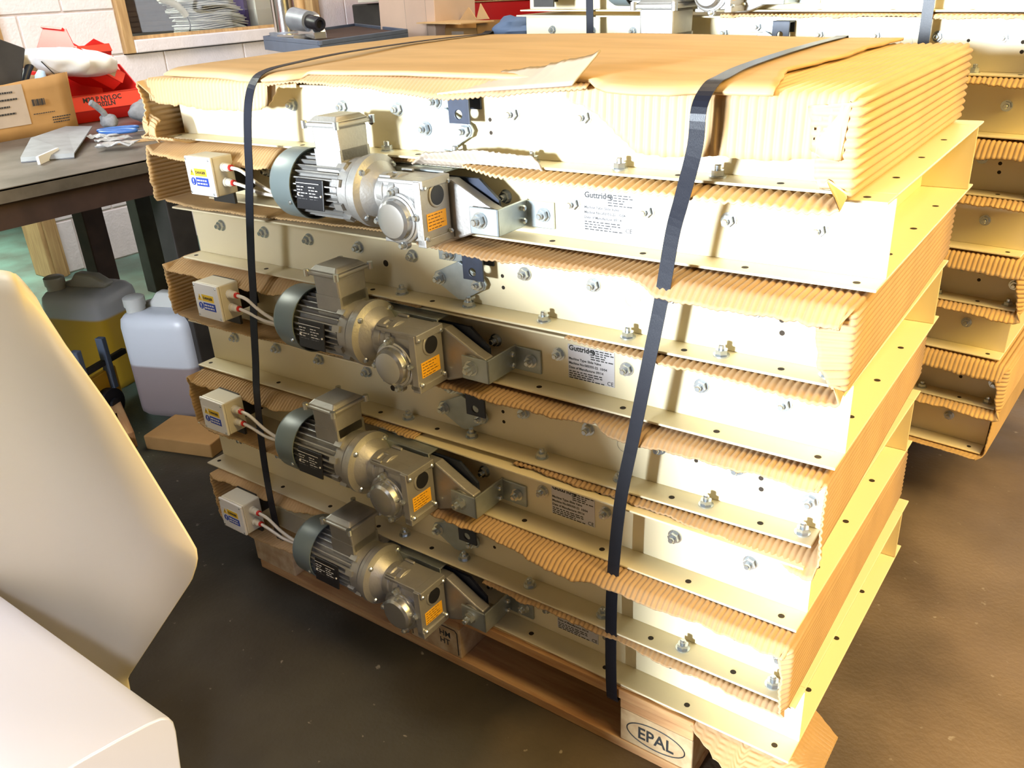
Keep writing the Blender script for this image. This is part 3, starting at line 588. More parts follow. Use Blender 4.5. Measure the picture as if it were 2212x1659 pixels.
# the big smooth sheet on top
def topz(x, y):
    base = lerp([(-0.17, 1.1920), (0.0, 1.2030), (0.2, 1.2045), (0.6, 1.2015), (0.9, 1.1925), (1.1, 1.1845), (1.3, 1.1830)], x)
    back = (y + 0.06) / 0.75
    front = lerp([(-0.17, 1.1925), (0.25, 1.1865), (0.35, 1.192), (0.6, 1.193), (0.95, 1.188), (1.05, 1.182), (1.3, 1.182)], x)
    t = min(1, max(0, back * 1.4)); t = t * t * (3 - 2 * t)
    return front * (1 - t) + base * t + 0.001 * rag(x * 4 + y * 9, 1, 3)
def Ptop(u, v):
    x0 = -0.10 + 0.006 * rag(v * 3, 2, 31); x1 = lerp([(0, 1.235), (0.25, 1.185), (0.55, 1.205), (0.8, 1.20), (1, 1.215)], v) + 0.006 * rag(v * 3, 5, 32)
    x = x0 + (x1 - x0) * u
    yf = -0.036 + lerp([(-0.17, 0.03), (0.1, 0.02), (0.2, -0.006), (0.34, -0.012), (0.36, 0.018), (0.9, 0.010), (0.97, 0.012), (1.0, -0.014), (1.10, -0.012), (1.13, 0.012), (1.24, 0.010)], x) + 0.004 * rag(x, 25, 33)
    y = yf + (0.70 - yf) * v
    z = topz(x, y)
    if v < 0.06: z -= 0.010 * (1 - v / 0.06) ** 2 * (1 if x < 0.36 or x > 0.97 else 0.25)
    return (x, y, z)
o = MB().grid(130, 40, Ptop).build('top_sheet', 'cardtop', smooth=80, solid=0.005); tag(o, 'smooth brown double-wall cardboard sheet strapped over the top of the front stack', 'cardboard')
# lip of the board below, seen in front of the top sheet
def lipstrip(u, v):
    x = 0.27 + 0.69 * u; ln = lerp([(0.27, 0.030), (0.33, 0.02), (0.5, 0.028), (0.72, 0.052), (0.96, 0.02)], x) + 0.003 * rag(x, 40, 8)
    return (x, -0.012 - ln * v * 0.95, 1.1865 - ln * v * 0.55 + 0.0012 * math.sin(x * 2 * PI / 0.009) * (0.3 + 0.7 * v))
o = MB().grid(480, 6, lipstrip).build('torn_strip', 'cardlip', smooth=70, solid=0.003); tag(o, 'long torn ridged cardboard edge drooping below the front of the top sheet', 'cardboard')
def fold(u, v):
    x = 0.70 + 0.255 * u; h = lerp([(0, 0.004), (0.25, 0.022), (0.6, 0.026), (0.95, 0.036), (1, 0.040)], u) + 0.003 * rag(u * 3, 9, 4)
    return (x + 0.012 * v, -0.054 + 0.060 * v + 0.006 * math.sin(u * 5), 1.1650 + 0.018 * u + h * v)
o = MB().grid(50, 8, fold).build('torn_flap', 'cardpale', smooth=80, solid=0.003); tag(o, 'pale torn cardboard flap folded up at the middle of the front top edge', 'cardboard')
def curl(u, v):
    a = 2.3 * v
    q = Vector((-0.146 + 0.055 * u + 0.006 * v, -0.062 - 0.022 * math.sin(a) - 0.010 * u, 0.178 - 0.026 * (1 - math.cos(a)) - 0.012 * u + 0.0014 * math.sin(v * 40) + 0.003 * rag(u * 5, 6, 9)))
    return MD[0] @ OFFM @ q
o = MB().grid(24, 44, curl).build('torn_flap', 'cardface', smooth=70, solid=0.003); tag(o, 'curled ridged cardboard flap at the left end of the topmost valve', 'cardboard')
def ridge(u, v):
    x = 0.585 + 0.275 * u; h = lerp([(0, 0.004), (0.1, 0.022), (0.5, 0.034), (0.93, 0.03), (1, 0.006)], u) + 0.002 * rag(u * 3, 12, 6)
    q = Vector((x, -0.056 - 0.018 * v + 0.0016 * math.sin((x + 0.25 * h * v) * 2 * PI / 0.0105), 0.1170 + h * v)); return ML[0] @ OFFM @ q
o = MB().grid(260, 6, ridge).build('torn_strip', 'cardpale', smooth=70, solid=0.003); tag(o, 'ridged grey cardboard scrap standing up just right of the topmost gear motor', 'cardboard')
# sheet under the lowest machine, drooping past the pallet at the right
def under(u, v):
    x = 1.195 + 0.215 * u; yf = lerp([(0, -0.103), (0.45, -0.150), (0.75, -0.125), (1, -0.06)], u) + 0.007 * rag(u * 4, 6, 2); y = yf + (0.12 - 0.10 * u - yf) * v
    dr = max(0, -0.085 - y); rx = max(0, x - 1.36)
    return (x, y, 0.1452 - dr * 0.5 - rx * 0.4 + 0.0007 * math.sin(y * 2 * PI / 0.0085))
o = MB().grid(40, 170, under).build('base_sheet', 'cardlip', smooth=70, solid=0.0016); tag(o, 'torn corrugated cardboard sheet drooping past the right corner of the front pallet', 'cardboard')
def under2(u, v):
    x = -0.03 + 1.20 * u; yf = -0.092 + 0.004 * rag(u * 9, 4, 2); y = yf + (0.5 - yf) * v
    return (x, y, 0.1455)
o = MB().grid(60, 4, under2).build('base_sheet', 'card', solid=0.0016); tag(o, 'flat cardboard sheet between the front pallet deck and the lowest valve', 'cardboard')
# rear stack wraps
LAB3 = ['cardboard wrap on the lowest valve of the rear stack, touching the floor line', 'cardboard wrap on the second valve up in the rear stack', 'cardboard wrap on the middle valve of the rear stack', 'cardboard wrap under the upper valves of the rear stack', 'cardboard wrap along the top edge of the photo in the rear stack']
for j in range(5):
    wrap('cardboard_wrap', rpath(0.55, 0.4), -0.050, 0.648, lipR(([(0.55, 0.02), (0.7, 0.045), (1.33, 0.045)] if j < 3 else [(0.55, 0.005), (1.33, 0.005)], [(0.6, 1.0)]), ([(0.12, 0.012), (0.24, 0.04)], [(0.12, 0.6), (0.24, 1.3)]), ([(0.4, 0.004), (1.1, 0.02), (1.3, 0.03)], [(0.4, -0.5), (1.3, -0.6)])), MD2[j],
         LAB3[j], seed=40 + j, group=GC)
wrap('cardboard_wrap', [(0.9, 0.1205), (1.376, 0.1205), (1.376, -0.0085), (0.9, -0.0085)], -0.050, 0.648, lipR(([(0.9, 0.004), (1.33, 0.004)], [(0.6, 0.2)]), ([(-0.02, 0.004), (0.12, 0.004)], [(0.0, 0.1)]), ([(0.9, 0.004), (1.2, 0.03), (1.35, 0.045)], [(0.4, 0.2), (1.3, 0.3)])), ML2[0],
     'smooth tan cardboard wrap at the bottom right of the rear stack', seed=47, group=GC, amp=0.0005)

# ------------------------------------------------------------------ black strapping
def smoothpath(pts, q=5):
    out = []; n = len(pts)
    for k in range(n - 1):
        p0, p1, p2, p3 = [Vector(pts[min(max(k + d, 0), n - 1)]) for d in (-1, 0, 1, 2)]
        for i in range(q):
            t = i / q; out.append(0.5 * ((2 * p1) + (p2 - p0) * t + (2 * p0 - 5 * p1 + 4 * p2 - p3) * t * t + (3 * p1 - p0 - 3 * p2 + p3) * t ** 3))
    return out + [Vector(pts[-1])]
def strap(pts, width, label, side=(1, 0, 0), mw=None, m='strap'):
    pp = smoothpath(pts); b = MB(); vs = []; sd = Vector(side)
    for i, p in enumerate(pp):
        d = (pp[min(i + 1, len(pp) - 1)] - pp[max(i - 1, 0)]).normalized(); s = (sd - d * sd.dot(d)).normalized()
        vs += [p - s * width / 2, p + s * width / 2]
    b.add(vs, [(2 * i, 2 * i + 1, 2 * i + 3, 2 * i + 2) for i in range(len(pp) - 1)])
    o = b.build('packing_strap', m, solid=0.0012)
    if mw is not None: o.matrix_world = mw
    return tag(o, label, 'strap', 'packing straps')
strap([(0.236, 0.70, 1.1), (0.236, 0.705, 1.205), (0.240, 0.66, 1.2090), (0.245, 0.45, 1.2110), (0.250, 0.2, 1.2080), (0.252, 0.05, 1.2005), (0.252, -0.02, 1.1935), (0.252, -0.052, 1.178), (0.245, -0.068, 1.14), (0.234, -0.075, 1.076), (0.233, -0.086, 1.008), (0.221, -0.089, 0.953), (0.197, -0.092, 0.836), (0.190, -0.098, 0.761), (0.178, -0.102, 0.697), (0.164, -0.106, 0.607), (0.160, -0.116, 0.536), (0.157, -0.127, 0.412), (0.163, -0.137, 0.303), (0.160, -0.135, 0.209), (0.137, -0.113, 0.130), (0.132, -0.09, 0.117), (0.132, 0.0, 0.1165)], 0.0225,
      'black packing strap on the left, passing in front of the control box cables')
strap([(1.10, 0.70, 1.1), (1.10, 0.705, 1.182), (1.10, 0.66, 1.1895), (1.108, 0.40, 1.1905), (1.125, 0.15, 1.1895), (1.146, 0.02, 1.1885), (1.150, -0.03, 1.184), (1.150, -0.064, 1.160), (1.147, -0.066, 1.110), (1.128, -0.060, 1.040), (1.113, -0.056, 0.985), (1.098, -0.056, 0.885), (1.080, -0.063, 0.770), (1.062, -0.072, 0.650), (1.046, -0.086, 0.525), (1.040, -0.103, 0.345), (1.041, -0.106, 0.135), (1.041, -0.085, 0.118), (1.041, 0.0, 0.1165)], 0.0222,
      'black packing strap on the right, crossing the cardboard top and running down the front')
for x, lb in ((0.16, 'dark strap over the left part of the rear stack'), (1.055, 'dark strap over the right part of the rear stack')):
    strap([(x, -0.058, 1.50), (x, -0.060, 1.3), (x, -0.060, 1.0), (x, -0.060, 0.6), (x, -0.060, 0.15)], 0.024, lb, mw=T((S2[0], S2[1], 0)) @ RZ(S2[2]), m='strap')

# ------------------------------------------------------------------ foreground sheet metal at the lower left
prof = [(-0.690, 0.0), (-0.688, 0.23), (-0.679, 0.300), (-0.679, 0.318), (-0.684, 0.332), (-0.695, 0.341), (-0.715, 0.347), (-0.76, 0.357), (-0.82, 0.368), (-0.88, 0.374), (-0.95, 0.376), (-1.02, 0.372), (-1.08, 0.360), (-1.12, 0.338), (-1.14, 0.30), (-1.145, 0.0)]
cs = MB(); cs.prism(prof, 'X', -1.6, 0.6)
tag(cs.build('casing', 'lav', smooth=30, bevel=0.003), 'glossy white sheet metal casing with rounded top in the lower left corner', 'casing')
FOLD = [(0.336, -0.6, 0.98), (0.291, -0.6, 0.813), (0.242, -0.6, 0.595), (0.2, -0.6, 0.352), (0.151, -0.6, 0.076)]
EDGE = [(0.296, -0.575, 0.953), (0.326, -0.575, 0.932), (0.373, -0.575, 0.866), (0.457, -0.575, 0.78), (0.534, -0.575, 0.672), (0.586, -0.575, 0.598), (0.6, -0.575, 0.574), (0.593, -0.575, 0.55), (0.561, -0.575, 0.502), (0.244, -0.585, 0.143)]
fs_ = MB()
def along(pts, n):
    pts = [Vector(p) for p in pts]; L = [0]
    for p, q in zip(pts[:-1], pts[1:]): L.append(L[-1] + (q - p).length)
    out = []
    for k in range(n):
        t = L[-1] * k / (n - 1); i = max(j for j in range(len(pts) - 1) if L[j] <= t + 1e-9); out.append(pts[i].lerp(pts[i + 1], (t - L[i]) / max(1e-9, L[i + 1] - L[i])))
    return out
NR = 60
fo = along(FOLD + [(FOLD[-1][0] - 0.03, -0.60, 0.0)], NR); ed = along(EDGE + [(EDGE[-1][0] - 0.02, -0.59, 0.0)], NR)
pv = []
for f_, e_ in zip(fo, ed):
    l_ = f_ + Vector((-0.50, -0.15, 0.0)); d0 = (l_ - f_); d1 = (e_ - f_); k0 = 0.05 / d0.length; k1 = min(0.3, 0.05 / max(d1.length, 1e-6))
    pv += [l_, f_ + d0 * (k0 * 4)]
    a_ = f_ + d0 * k0; b_ = f_ + d1 * k1
    for q in range(7):
        t = q / 6; pv.append(a_ * (1 - t) ** 2 + f_ * 2 * t * (1 - t) + b_ * t * t)
    pv += [f_ + d1 * max(k1, 0.6), e_]
NV = 11
pf = [(i * NV + j, (i + 1) * NV + j, (i + 1) * NV + j + 1, i * NV + j + 1) for i in range(NR - 1) for j in range(NV - 1)]
tag(fs_.add(pv, pf).build('folded_sheet', 'creamsheet', smooth=45, solid=0.004), 'large cream folded metal sheet with slanting edge standing behind the white casing', 'sheet')
# unseen light blocker added on the left; it keeps the low daylight off the lower left of the stack
tag(MB().prism([(-1.4, 0), (-1.4, 1.10), (0.26, 1.10), (0.44, 1.01), (0.68, 0.91), (0.82, 0.66), (0.86, 0.0)], 'Y', -1.95, -1.75).build('light_blocker', 'creamsheet', bevel=0.01), 'cream light blocker with a sloping corner, added unseen left of the camera', 'light blocker')

# ------------------------------------------------------------------ workbench on the left
wb = thing('workbench', 'dark steel workbench along the left wall, cluttered with boxes and bins', 'workbench', T((-1.6, 0.2, 0)))
B0 = T((1.6, -0.2, 0))
MB().box(-2.42, -0.80, -1.7, 1.25, 0.892, 0.90).build('bench_top', 'benchtop', wb, mw=B0, bevel=0.002)
MB().box(-0.806, -0.80, -1.7, 1.25, 0.862, 0.899).box(-2.42, -2.41, -1.7, 1.25, 0.862, 0.899).box(-2.4, -0.81, 1.24, 1.25, 0.862, 0.892).build('edge_angle', 'benchtop', wb, mw=B0)
MB().box(-0.90, -0.82, -1.65, 1.2, 0.79, 0.89).box(-2.38, -2.30, -1.65, 1.2, 0.79, 0.89).box(-2.3, -0.9, 1.1, 1.18, 0.79, 0.89).build('apron_beam', 'rust', wb, mw=B0)
for x0, y0, m_ in ((-0.905, 0.37, 'steel'), (-0.905, -1.6, 'steel'), (-1.76, 0.53, 'rust'), (-2.36, 1.1, 'steel'), (-2.36, -1.6, 'steel'), (-0.905, 1.1, 'steel')):
    MB().box(x0, x0 + 0.085, y0, y0 + 0.085, 0, 0.79).build('leg', m_, wb, mw=B0, bevel=0.004)

# cardboard box of scraps
bx = thing('cardboard_box', 'worn brown cardboard box full of scraps on the left of the workbench', 'box', T((-1.76, 0.65, 0.90)) @ RZ(0.10))
def wallgrid(p0, p1, h, out, sag, seed):
    p0 = Vector(p0); p1 = Vector(p1); out = Vector(out)
    def P(u, v):
        p = p0.lerp(p1, u); hh = h * (1 - sag * math.sin(PI * u)) + 0.006 * rag(u * 5, 3, seed)
        return p + Vector((0, 0, hh * v)) + out * (0.05 * v * v + 0.012 * math.sin(PI * u) * math.sin(PI * v))
    return MB().grid(16, 6, P)
wallgrid((0, -0.75, 0), (0, 0, 0), 0.205, (0.1, 0, 0), 0.08, 3).build('front_panel', 'cardbrown', bx, smooth=70, solid=0.004)
wallgrid((0, 0, 0), (-0.36, 0, 0), 0.205, (0, 0.2, 0), 0.05, 4).build('side_panel', 'cardbrown', bx, smooth=70, solid=0.004)
wallgrid((-0.36, 0, 0), (-0.36, -0.75, 0), 0.20, (-0.3, 0, 0), 0.05, 5).build('back_panel', 'cardbrown', bx, smooth=70, solid=0.004)
wallgrid((-0.36, -0.75, 0), (0, -0.75, 0), 0.20, (0, -0.3, 0), 0.05, 6).build('side_panel', 'cardbrown', bx, smooth=70, solid=0.004)
MB().box(-0.36, 0, -0.75, 0, 0.0, 0.004).build('bottom_panel', 'cardbrown', bx)
MB().box(0.006, 0.0075, -0.33, -0.185, 0.045, 0.185, rot=RY(0.03)).build('paper_label', 'cardpale', bx)
b = MB(); 
for k in range(4): bars(b, -0.32, -0.205, 0.165 - 0.024 * k, 0.02, 1, 0.006, 'X', 0.0125 - 0.0012 * k, 50 + k, 0.4)
xx = -0.165
for k in range(9): b.box(0.0125, 0.0133, xx, xx + 0.003 + 0.002 * (k % 3 == 0), 0.105, 0.128, rot=RY(0.03)); xx += 0.0058
bars(b, -0.10, -0.02, 0.058, 0.009, 3, 0.004, 'X', 0.0085, 60, 0.2); bars(b, -0.17, -0.08, 0.078, 0.01, 1, 0.003, 'X', 0.010, 61, 0.1); b.build('printed_marks', 'ink', bx)['kind'] = 'stuff'
BX = lambda x, y, z: T((-1.76, 0.65, 0.90)) @ RZ(0.10) @ T((x, y, z))
o = MB().box(-0.012, 0.012, -0.05, 0.05, -0.13, 0.13).build('flat_bar', 'steel', bevel=0.006); o.matrix_world = BX(-0.08, -0.18, 0.20) @ RX(-0.42); tag(o, 'dark flat bar leaning in the left of the scrap box', 'bar')
o = MB().box(-0.008, 0.008, -0.07, 0.07, -0.10, 0.11).build('plate_offcut', 'castgrey', bevel=0.004); o.matrix_world = BX(-0.14, -0.24, 0.17) @ RX(-0.5); tag(o, 'grey plate offcut behind the dark bar in the scrap box', 'plate')
o = MB().tube([(0, -0.09, -0.09), (0, -0.03, 0.0), (0, 0.01, 0.06), (0, 0.045, 0.10)], 0.014, 10).build('tool_handle', 'navy', smooth=60); o.matrix_world = BX(-0.10, -0.09, 0.16); tag(o, 'dark blue tool handle sticking out of the scrap box', 'tool')
o = MB().lathe([(0, 0.012), (0.02, 0.02), (0.07, 0.02), (0.09, 0.012)], (0, 0, 0), (0, 0.4, 1), 12).build('bottle', mat('pale_blue_plastic', (0.35, 0.5, 0.7), 0.4), smooth=40); o.matrix_world = BX(-0.035, -0.10, 0.135); tag(o, 'small pale blue bottle peeping out of the scrap box', 'bottle')
o = MB().tube([(0, -0.04, 0.07), (0, 0, 0.02), (0, 0.03, -0.02)], 0.002, 6).build('wire', 'ink'); o.matrix_world = BX(-0.03, -0.02, 0.18); tag(o, 'thin dark wire bent over the rim of the scrap box', 'wire')
def bag(u, v):
    th = u * 2 * PI; ph = (v - 0.5) * PI
    p = Vector((0.13 * math.cos(ph) * math.cos(th), 0.20 * math.cos(ph) * math.sin(th), 0.055 * math.sin(ph)))
    d = 0.018 * mnoise.noise(p * 9) + 0.010 * mnoise.noise(p * 24 + Vector((3, 1, 2)))
    return p * (1 + d * 9) + Vector((0, 0, -0.16 * p.y))
o = MB().grid(56, 28, bag).build('plastic_bag', 'bag', smooth=70); o.matrix_world = BX(-0.12, 0.10, 0.235) @ RZ(0.1); tag(o, 'crumpled white plastic bag lying over the scrap box and the red bins', 'bag')

# red picking bins
def build_bin(W_=0.31, D_=0.34, H=0.20):
    r = thing('storage_bin', 'x', 'bin'); t = 0.005; h = W_ / 2
    side = [(0, 0), (D_ - 0.05, 0), (D_, 0.05), (D_, 0.10), (D_ - 0.02, 0.105), (D_ - 0.14, H), (0, H)]
    b = MB(); b.prism(side, 'Y', -h, -h + t); b.prism(side, 'Y', h - t, h); b.box(0, t, -h, h, 0, H); b.box(0, D_ - 0.05, -h, h, 0, t)
    b.prism([(D_ - 0.05, 0), (D_ - 0.045, 0), (D_ - 0.005, 0.045), (D_ - 0.005, 0.05), (D_ - 0.012, 0.05)], 'Y', -h, h)
    b.build('bin_body', 'red', r, bevel=0.002)
    MB().box(D_ - 0.006, D_ + 0.006, -h - 0.004, h + 0.004, 0.048, 0.107).box(D_ - 0.03, D_ + 0.006, -h - 0.004, h + 0.004, 0.101, 0.107).build('front_lip', mat('bright_red_plastic', (0.75, 0.06, 0.03), 0.4) if 'lip' not in M else M['lip'], r, bevel=0.002)
    MB().box(D_ - 0.16, 0.0, -h - 0.008, -h, H - 0.012, H).box(D_ - 0.16, 0.0, h, h + 0.008, H - 0.012, H).box(-0.008, 0, -h - 0.008, h + 0.008, H - 0.012, H).build('rim', 'red', r)
    return r
M['lip'] = mat('bright_red_plastic', (0.75, 0.06, 0.03), 0.4)
b1 = build_bin(); b1.matrix_world = T((-2.18, 0.865, 0.9005)) @ RZ(-0.05)
tag(b1, 'red open-front storage bin with black handwriting on its lip, standing on the workbench', 'bin', 'red storage bins')
text('M20 P NYLOC\nZF202LN', 0.026, 'ink', b1, T((0.3465, -0.03, 0.080)) @ SIDE, bold=0.0008, align='CENTER', space=0.8)
b2 = copy_tree(b1); [bpy.data.objects.remove(c) for c in list(b2.children) if c.name.startswith('lettering')]
b2.matrix_world = T((-2.10, 0.80, 1.085)) @ RZ(0.15) @ RX(-0.55) @ RY(0.1) @ Matrix.Scale(0.72, 4)
tag(b2, 'red storage bin lying tilted inside the bigger red bin, with a buff label', 'bin', 'red storage bins')
MB().box(0.3461, 0.3468, -0.12, 0.10, 0.058, 0.098).build('paper_label', 'cardpale', b2)
b3 = copy_tree(b2); [bpy.data.objects.remove(c) for c in list(b3.children) if c.name.startswith('paper')]
b3.matrix_world = T((-2.06, 0.855, 1.12)) @ RY(-PI / 2 + 0.25) @ RX(0.15) @ Matrix.Scale(0.42, 4)
b3.matrix_world = T((-2.25, 0.955, 1.06)) @ RZ(0.1) @ RY(-0.35) @ Matrix.Scale(0.55, 4)
tag(b3, 'red storage bin standing on end against the block wall behind the white bag', 'bin', 'red storage bins')

# small things lying on the bench
o = MB().add([(-1.19, 0.146, 0.912), (-1.085, 0.262, 0.912), (-1.50, 0.565, 0.93), (-1.62, 0.53, 0.93), (-1.46, 0.32, 0.93), (-1.17, 0.135, 0.902), (-1.068, 0.25, 0.902)], [(0, 1, 2, 3, 4), (0, 1, 6, 5)]).build('angle_plate', 'castgrey', solid=0.004)
tag(o, 'bent grey steel plate with slots lying near the front edge of the workbench', 'plate')
o = MB().box(-0.004, 0.004, -0.08, 0.08, 0.0, 0.024).build('paper_strip', 'paper'); o.matrix_world = T((-1.125, 0.20, 0.9005)) @ RZ(0.73); tag(o, 'white folded strip on the edge of the bent steel plate', 'strip')
sc = thing('scissors', 'scissors with two blue loop handles on the workbench', 'scissors', T((-1.37, 0.575, 0.910)) @ RZ(0.75))
for dx, dy, a in ((0, 0.035, 0.25), (0.02, -0.035, -0.2)):
    MB().tube([Vector((dx + 0.065 * math.cos(q * PI / 12), dy + 0.030 * math.sin(q * PI / 12) + a * 0.055 * math.cos(q * PI / 12), 0.012)) for q in range(24)], 0.006, 8, True).build('handle', 'bluegrip', sc, smooth=60)
MB().prism([(0.06, 0.012), (0.06, -0.004), (0.20, -0.006)], 'Z', 0.004, 0.008).prism([(0.06, -0.014), (0.06, 0.006), (0.20, 0.006)], 'Z', 0.009, 0.012).build('blade', 'brightsteel', sc)
def blob(a, b_, c, sd, n=0.3):
    def P(u, v):
        th = u * 2 * PI; ph = (v - 0.5) * PI
        p = Vector((math.cos(ph) * math.cos(th), math.cos(ph) * math.sin(th), math.sin(ph))); k = 1 + n * mnoise.noise(p * 1.6 + Vector((sd, 0, 0)))
        return Vector((p.x * a, p.y * b_, p.z * c)) * k
    return MB().grid(28, 14, P)
g1 = blob(0.06, 0.04, 0.035, 3); g1.tube([(0.0, 0.0, 0.0), (0.0, -0.02, 0.05), (0, -0.05, 0.085), (0, -0.075, 0.105)], 0.017, 8)
o = g1.build('work_glove', 'glove', smooth=70); o.matrix_world = T((-1.62, 0.70, 0.925)) @ Matrix.Scale(0.72, 4); tag(o, 'dark grey work glove with one finger sticking up by the red bin', 'glove')
g2 = blob(0.075, 0.085, 0.042, 8)
for k in range(3): g2.tube([(0, 0.05, 0.0 + 0.01 * k), (-0.03 + 0.03 * k, 0.09, 0.0), (-0.03 + 0.03 * k, 0.125, -0.02)], 0.014, 8)
o = g2.build('work_glove', 'glove', smooth=70); o.matrix_world = T((-1.58, 0.86, 0.945)); tag(o, 'limp grey work glove lying between the red bin and the front stack', 'glove')
for i, (x, y, a, l_, lb) in enumerate(((-1.33, 0.50, 0.3, 0.09, 'crumpled clear plastic scrap nearest the scissors'), (-1.21, 0.47, 1.2, 0.11, 'clear plastic scrap in the middle of the bench edge'), (-1.10, 0.42, 0.7, 0.12, 'shiny clear packet close to the front edge of the bench'))):
    o = MB().grid(10, 8, lambda u, v: (l_ * (u - 0.5), 0.08 * (v - 0.5), 0.012 + 0.012 * mnoise.noise(Vector((u * 4, v * 4, i * 3))))).build('plastic_scrap', 'clear', smooth=20, solid=0.001); o.matrix_world = T((x, y, 0.905)) @ RZ(a); tag(o, lb, 'scrap', 'plastic scraps')
o = MB().box(-0.16, 0.16, -0.006, 0.006, 0, 0.008).build('wood_stick', 'timber'); o.matrix_world = T((-1.10, 0.60, 0.9005)) @ RZ(0.95); tag(o, 'thin pale wooden stick lying on the bench by the plastic scraps', 'stick')

# ------------------------------------------------------------------ under the bench
def jerry_mat(name, liquid, level):
    m = bpy.data.materials.new(name); m.use_nodes = True; nt = m.node_tree; b = nt.nodes['Principled BSDF']
    tc = nt.nodes.new('ShaderNodeTexCoord'); sp = nt.nodes.new('ShaderNodeSeparateXYZ'); nt.links.new(tc.outputs['Object'], sp.inputs[0])
    r = nt.nodes.new('ShaderNodeValToRGB'); mp = nt.nodes.new('ShaderNodeMapRange'); mp.inputs['From Max'].default_value = 0.45
    nt.links.new(sp.outputs[2], mp.inputs[0]); nt.links.new(mp.outputs[0], r.inputs[0])
    r.color_ramp.elements[0].position = level; r.color_ramp.elements[0].color = (*liquid, 1); r.color_ramp.elements[1].position = level + 0.02; r.color_ramp.elements[1].color = (0.52, 0.54, 0.58, 1)
    nt.links.new(r.outputs[0], b.inputs['Base Color']); b.inputs['Roughness'].default_value = 0.35; b.inputs['Subsurface Weight'].default_value = 0.15; b.inputs['Subsurface Radius'].default_value = (0.05, 0.05, 0.05)
    return m
def jerry(mw, m, lab):
    r = thing('jerry_can', lab, 'jerry can', mw, 'plastic jerry cans')
    w2, d2 = 0.14, 0.115
    secs = [(0.0, 0.92, 0.92), (0.012, 0.99, 0.99), (0.03, 1, 1), (0.18, 1.0, 1.0), (0.33, 1.0, 1.0), (0.355, 0.97, 0.97), (0.372, 0.86, 0.88), (0.380, 0.70, 0.74)]
    b = MB(); vs = []; n = 24
    for z, sx, sy in secs:
        for k in range(n):
            a = 2 * PI * k / n; ca, sa = math.cos(a), math.sin(a); e = 0.32
            x = math.copysign(abs(ca) ** e, ca) * w2 * sx; y = math.copysign(abs(sa) ** e, sa) * d2 * sy; vs.append((x, y, z))
    fs = [(i * n + k, i * n + (k + 1) % n, (i + 1) * n + (k + 1) % n, (i + 1) * n + k) for i in range(len(secs) - 1) for k in range(n)] + [tuple(range(n)), tuple(range((len(secs) - 1) * n, len(secs) * n))]
    b.add(vs, fs); b.build('can_body', m, r, smooth=45)
    MB().prism([(-0.10, 0.372), (0.03, 0.372), (0.10, 0.378), (0.12, 0.395), (0.06, 0.428), (-0.02, 0.432), (-0.05, 0.40), (-0.10, 0.388)], 'Y', -0.022, 0.022).build('handle', mat('cloudy_plastic', (0.5, 0.5, 0.47), 0.45) if 'cloudy' not in M else M['cloudy'], r, bevel=0.012, smooth=60)
    MB().lathe([(0.37, 0.032), (0.395, 0.032), (0.396, 0.036), (0.425, 0.036), (0.43, 0.028)], (-0.085, -0.055, 0), (0, 0, 1), 20).build('screw_cap', M['cloudy'], r, smooth=35)
    return r
M['cloudy'] = mat('cloudy_plastic', (0.46, 0.46, 0.43), 0.45)
j1 = jerry(T((-1.50, 0.385, 0)) @ RZ(0.32), jerry_mat('can_with_yellow_liquid', (0.58, 0.36, 0.03), 0.62), 'translucent jerry can two thirds full of yellow liquid under the bench')
j2 = jerry(T((-1.00, 0.40, 0)) @ RZ(0.37), jerry_mat('can_with_grey_liquid', (0.26, 0.21, 0.21), 0.42), 'bluish white jerry can with grey liquid in its lower part')
MB().box(-0.1412, -0.1405, -0.06, 0.07, 0.06, 0.27).build('side_label', 'navy', j2)
o = MB().box(-0.13, 0.13, -0.08, 0.08, 0, 0.05).build('cardboard_tray', 'cardbrown', bevel=0.004); o.matrix_world = T((-0.73, 0.225, 0)) @ RZ(0.3); tag(o, 'low brown cardboard tray on the floor in front of the white jerry can', 'tray')
for i, (x, y, a) in enumerate(((-1.02, 0.13, -0.4), (-0.93, 0.06, -0.45))):
    o = MB().box(-0.15, 0.15, -0.035, 0.035, 0, 0.06).build('timber_offcut', 'wood', bevel=0.004); o.matrix_world = T((x, y, 0)) @ RZ(a); tag(o, ['timber offcut on the floor nearest the yellow strapping tool', 'timber offcut on the floor beside the low cardboard tray'][i], 'timber', 'timber offcuts')
sd = thing('strap_dispenser', 'small yellow and black strapping tool on the floor before the jerry cans', 'tool', T((-1.16, 0.16, 0)) @ RZ(0.35))
MB().box(-0.012, 0.012, -0.06, 0.10, 0.02, 0.17).build('side_plate', 'yel', sd, bevel=0.006)
MB().lathe([(0, 0.055), (0.03, 0.055), (0.03, 0.02), (0.04, 0.02)], (0.012, 0.015, 0.06), (1, 0, 0), 24).build('reel', 'black', sd, smooth=40)
for y in (-0.07, 0.05): MB().box(0.0, 0.03, y, y + 0.022, 0.1, 0.29).build('upright_bar', 'slate', sd, bevel=0.003)
MB().box(0.0, 0.02, -0.12, 0.16, 0.19, 0.21).build('cross_bar', 'steel', sd, bevel=0.003)

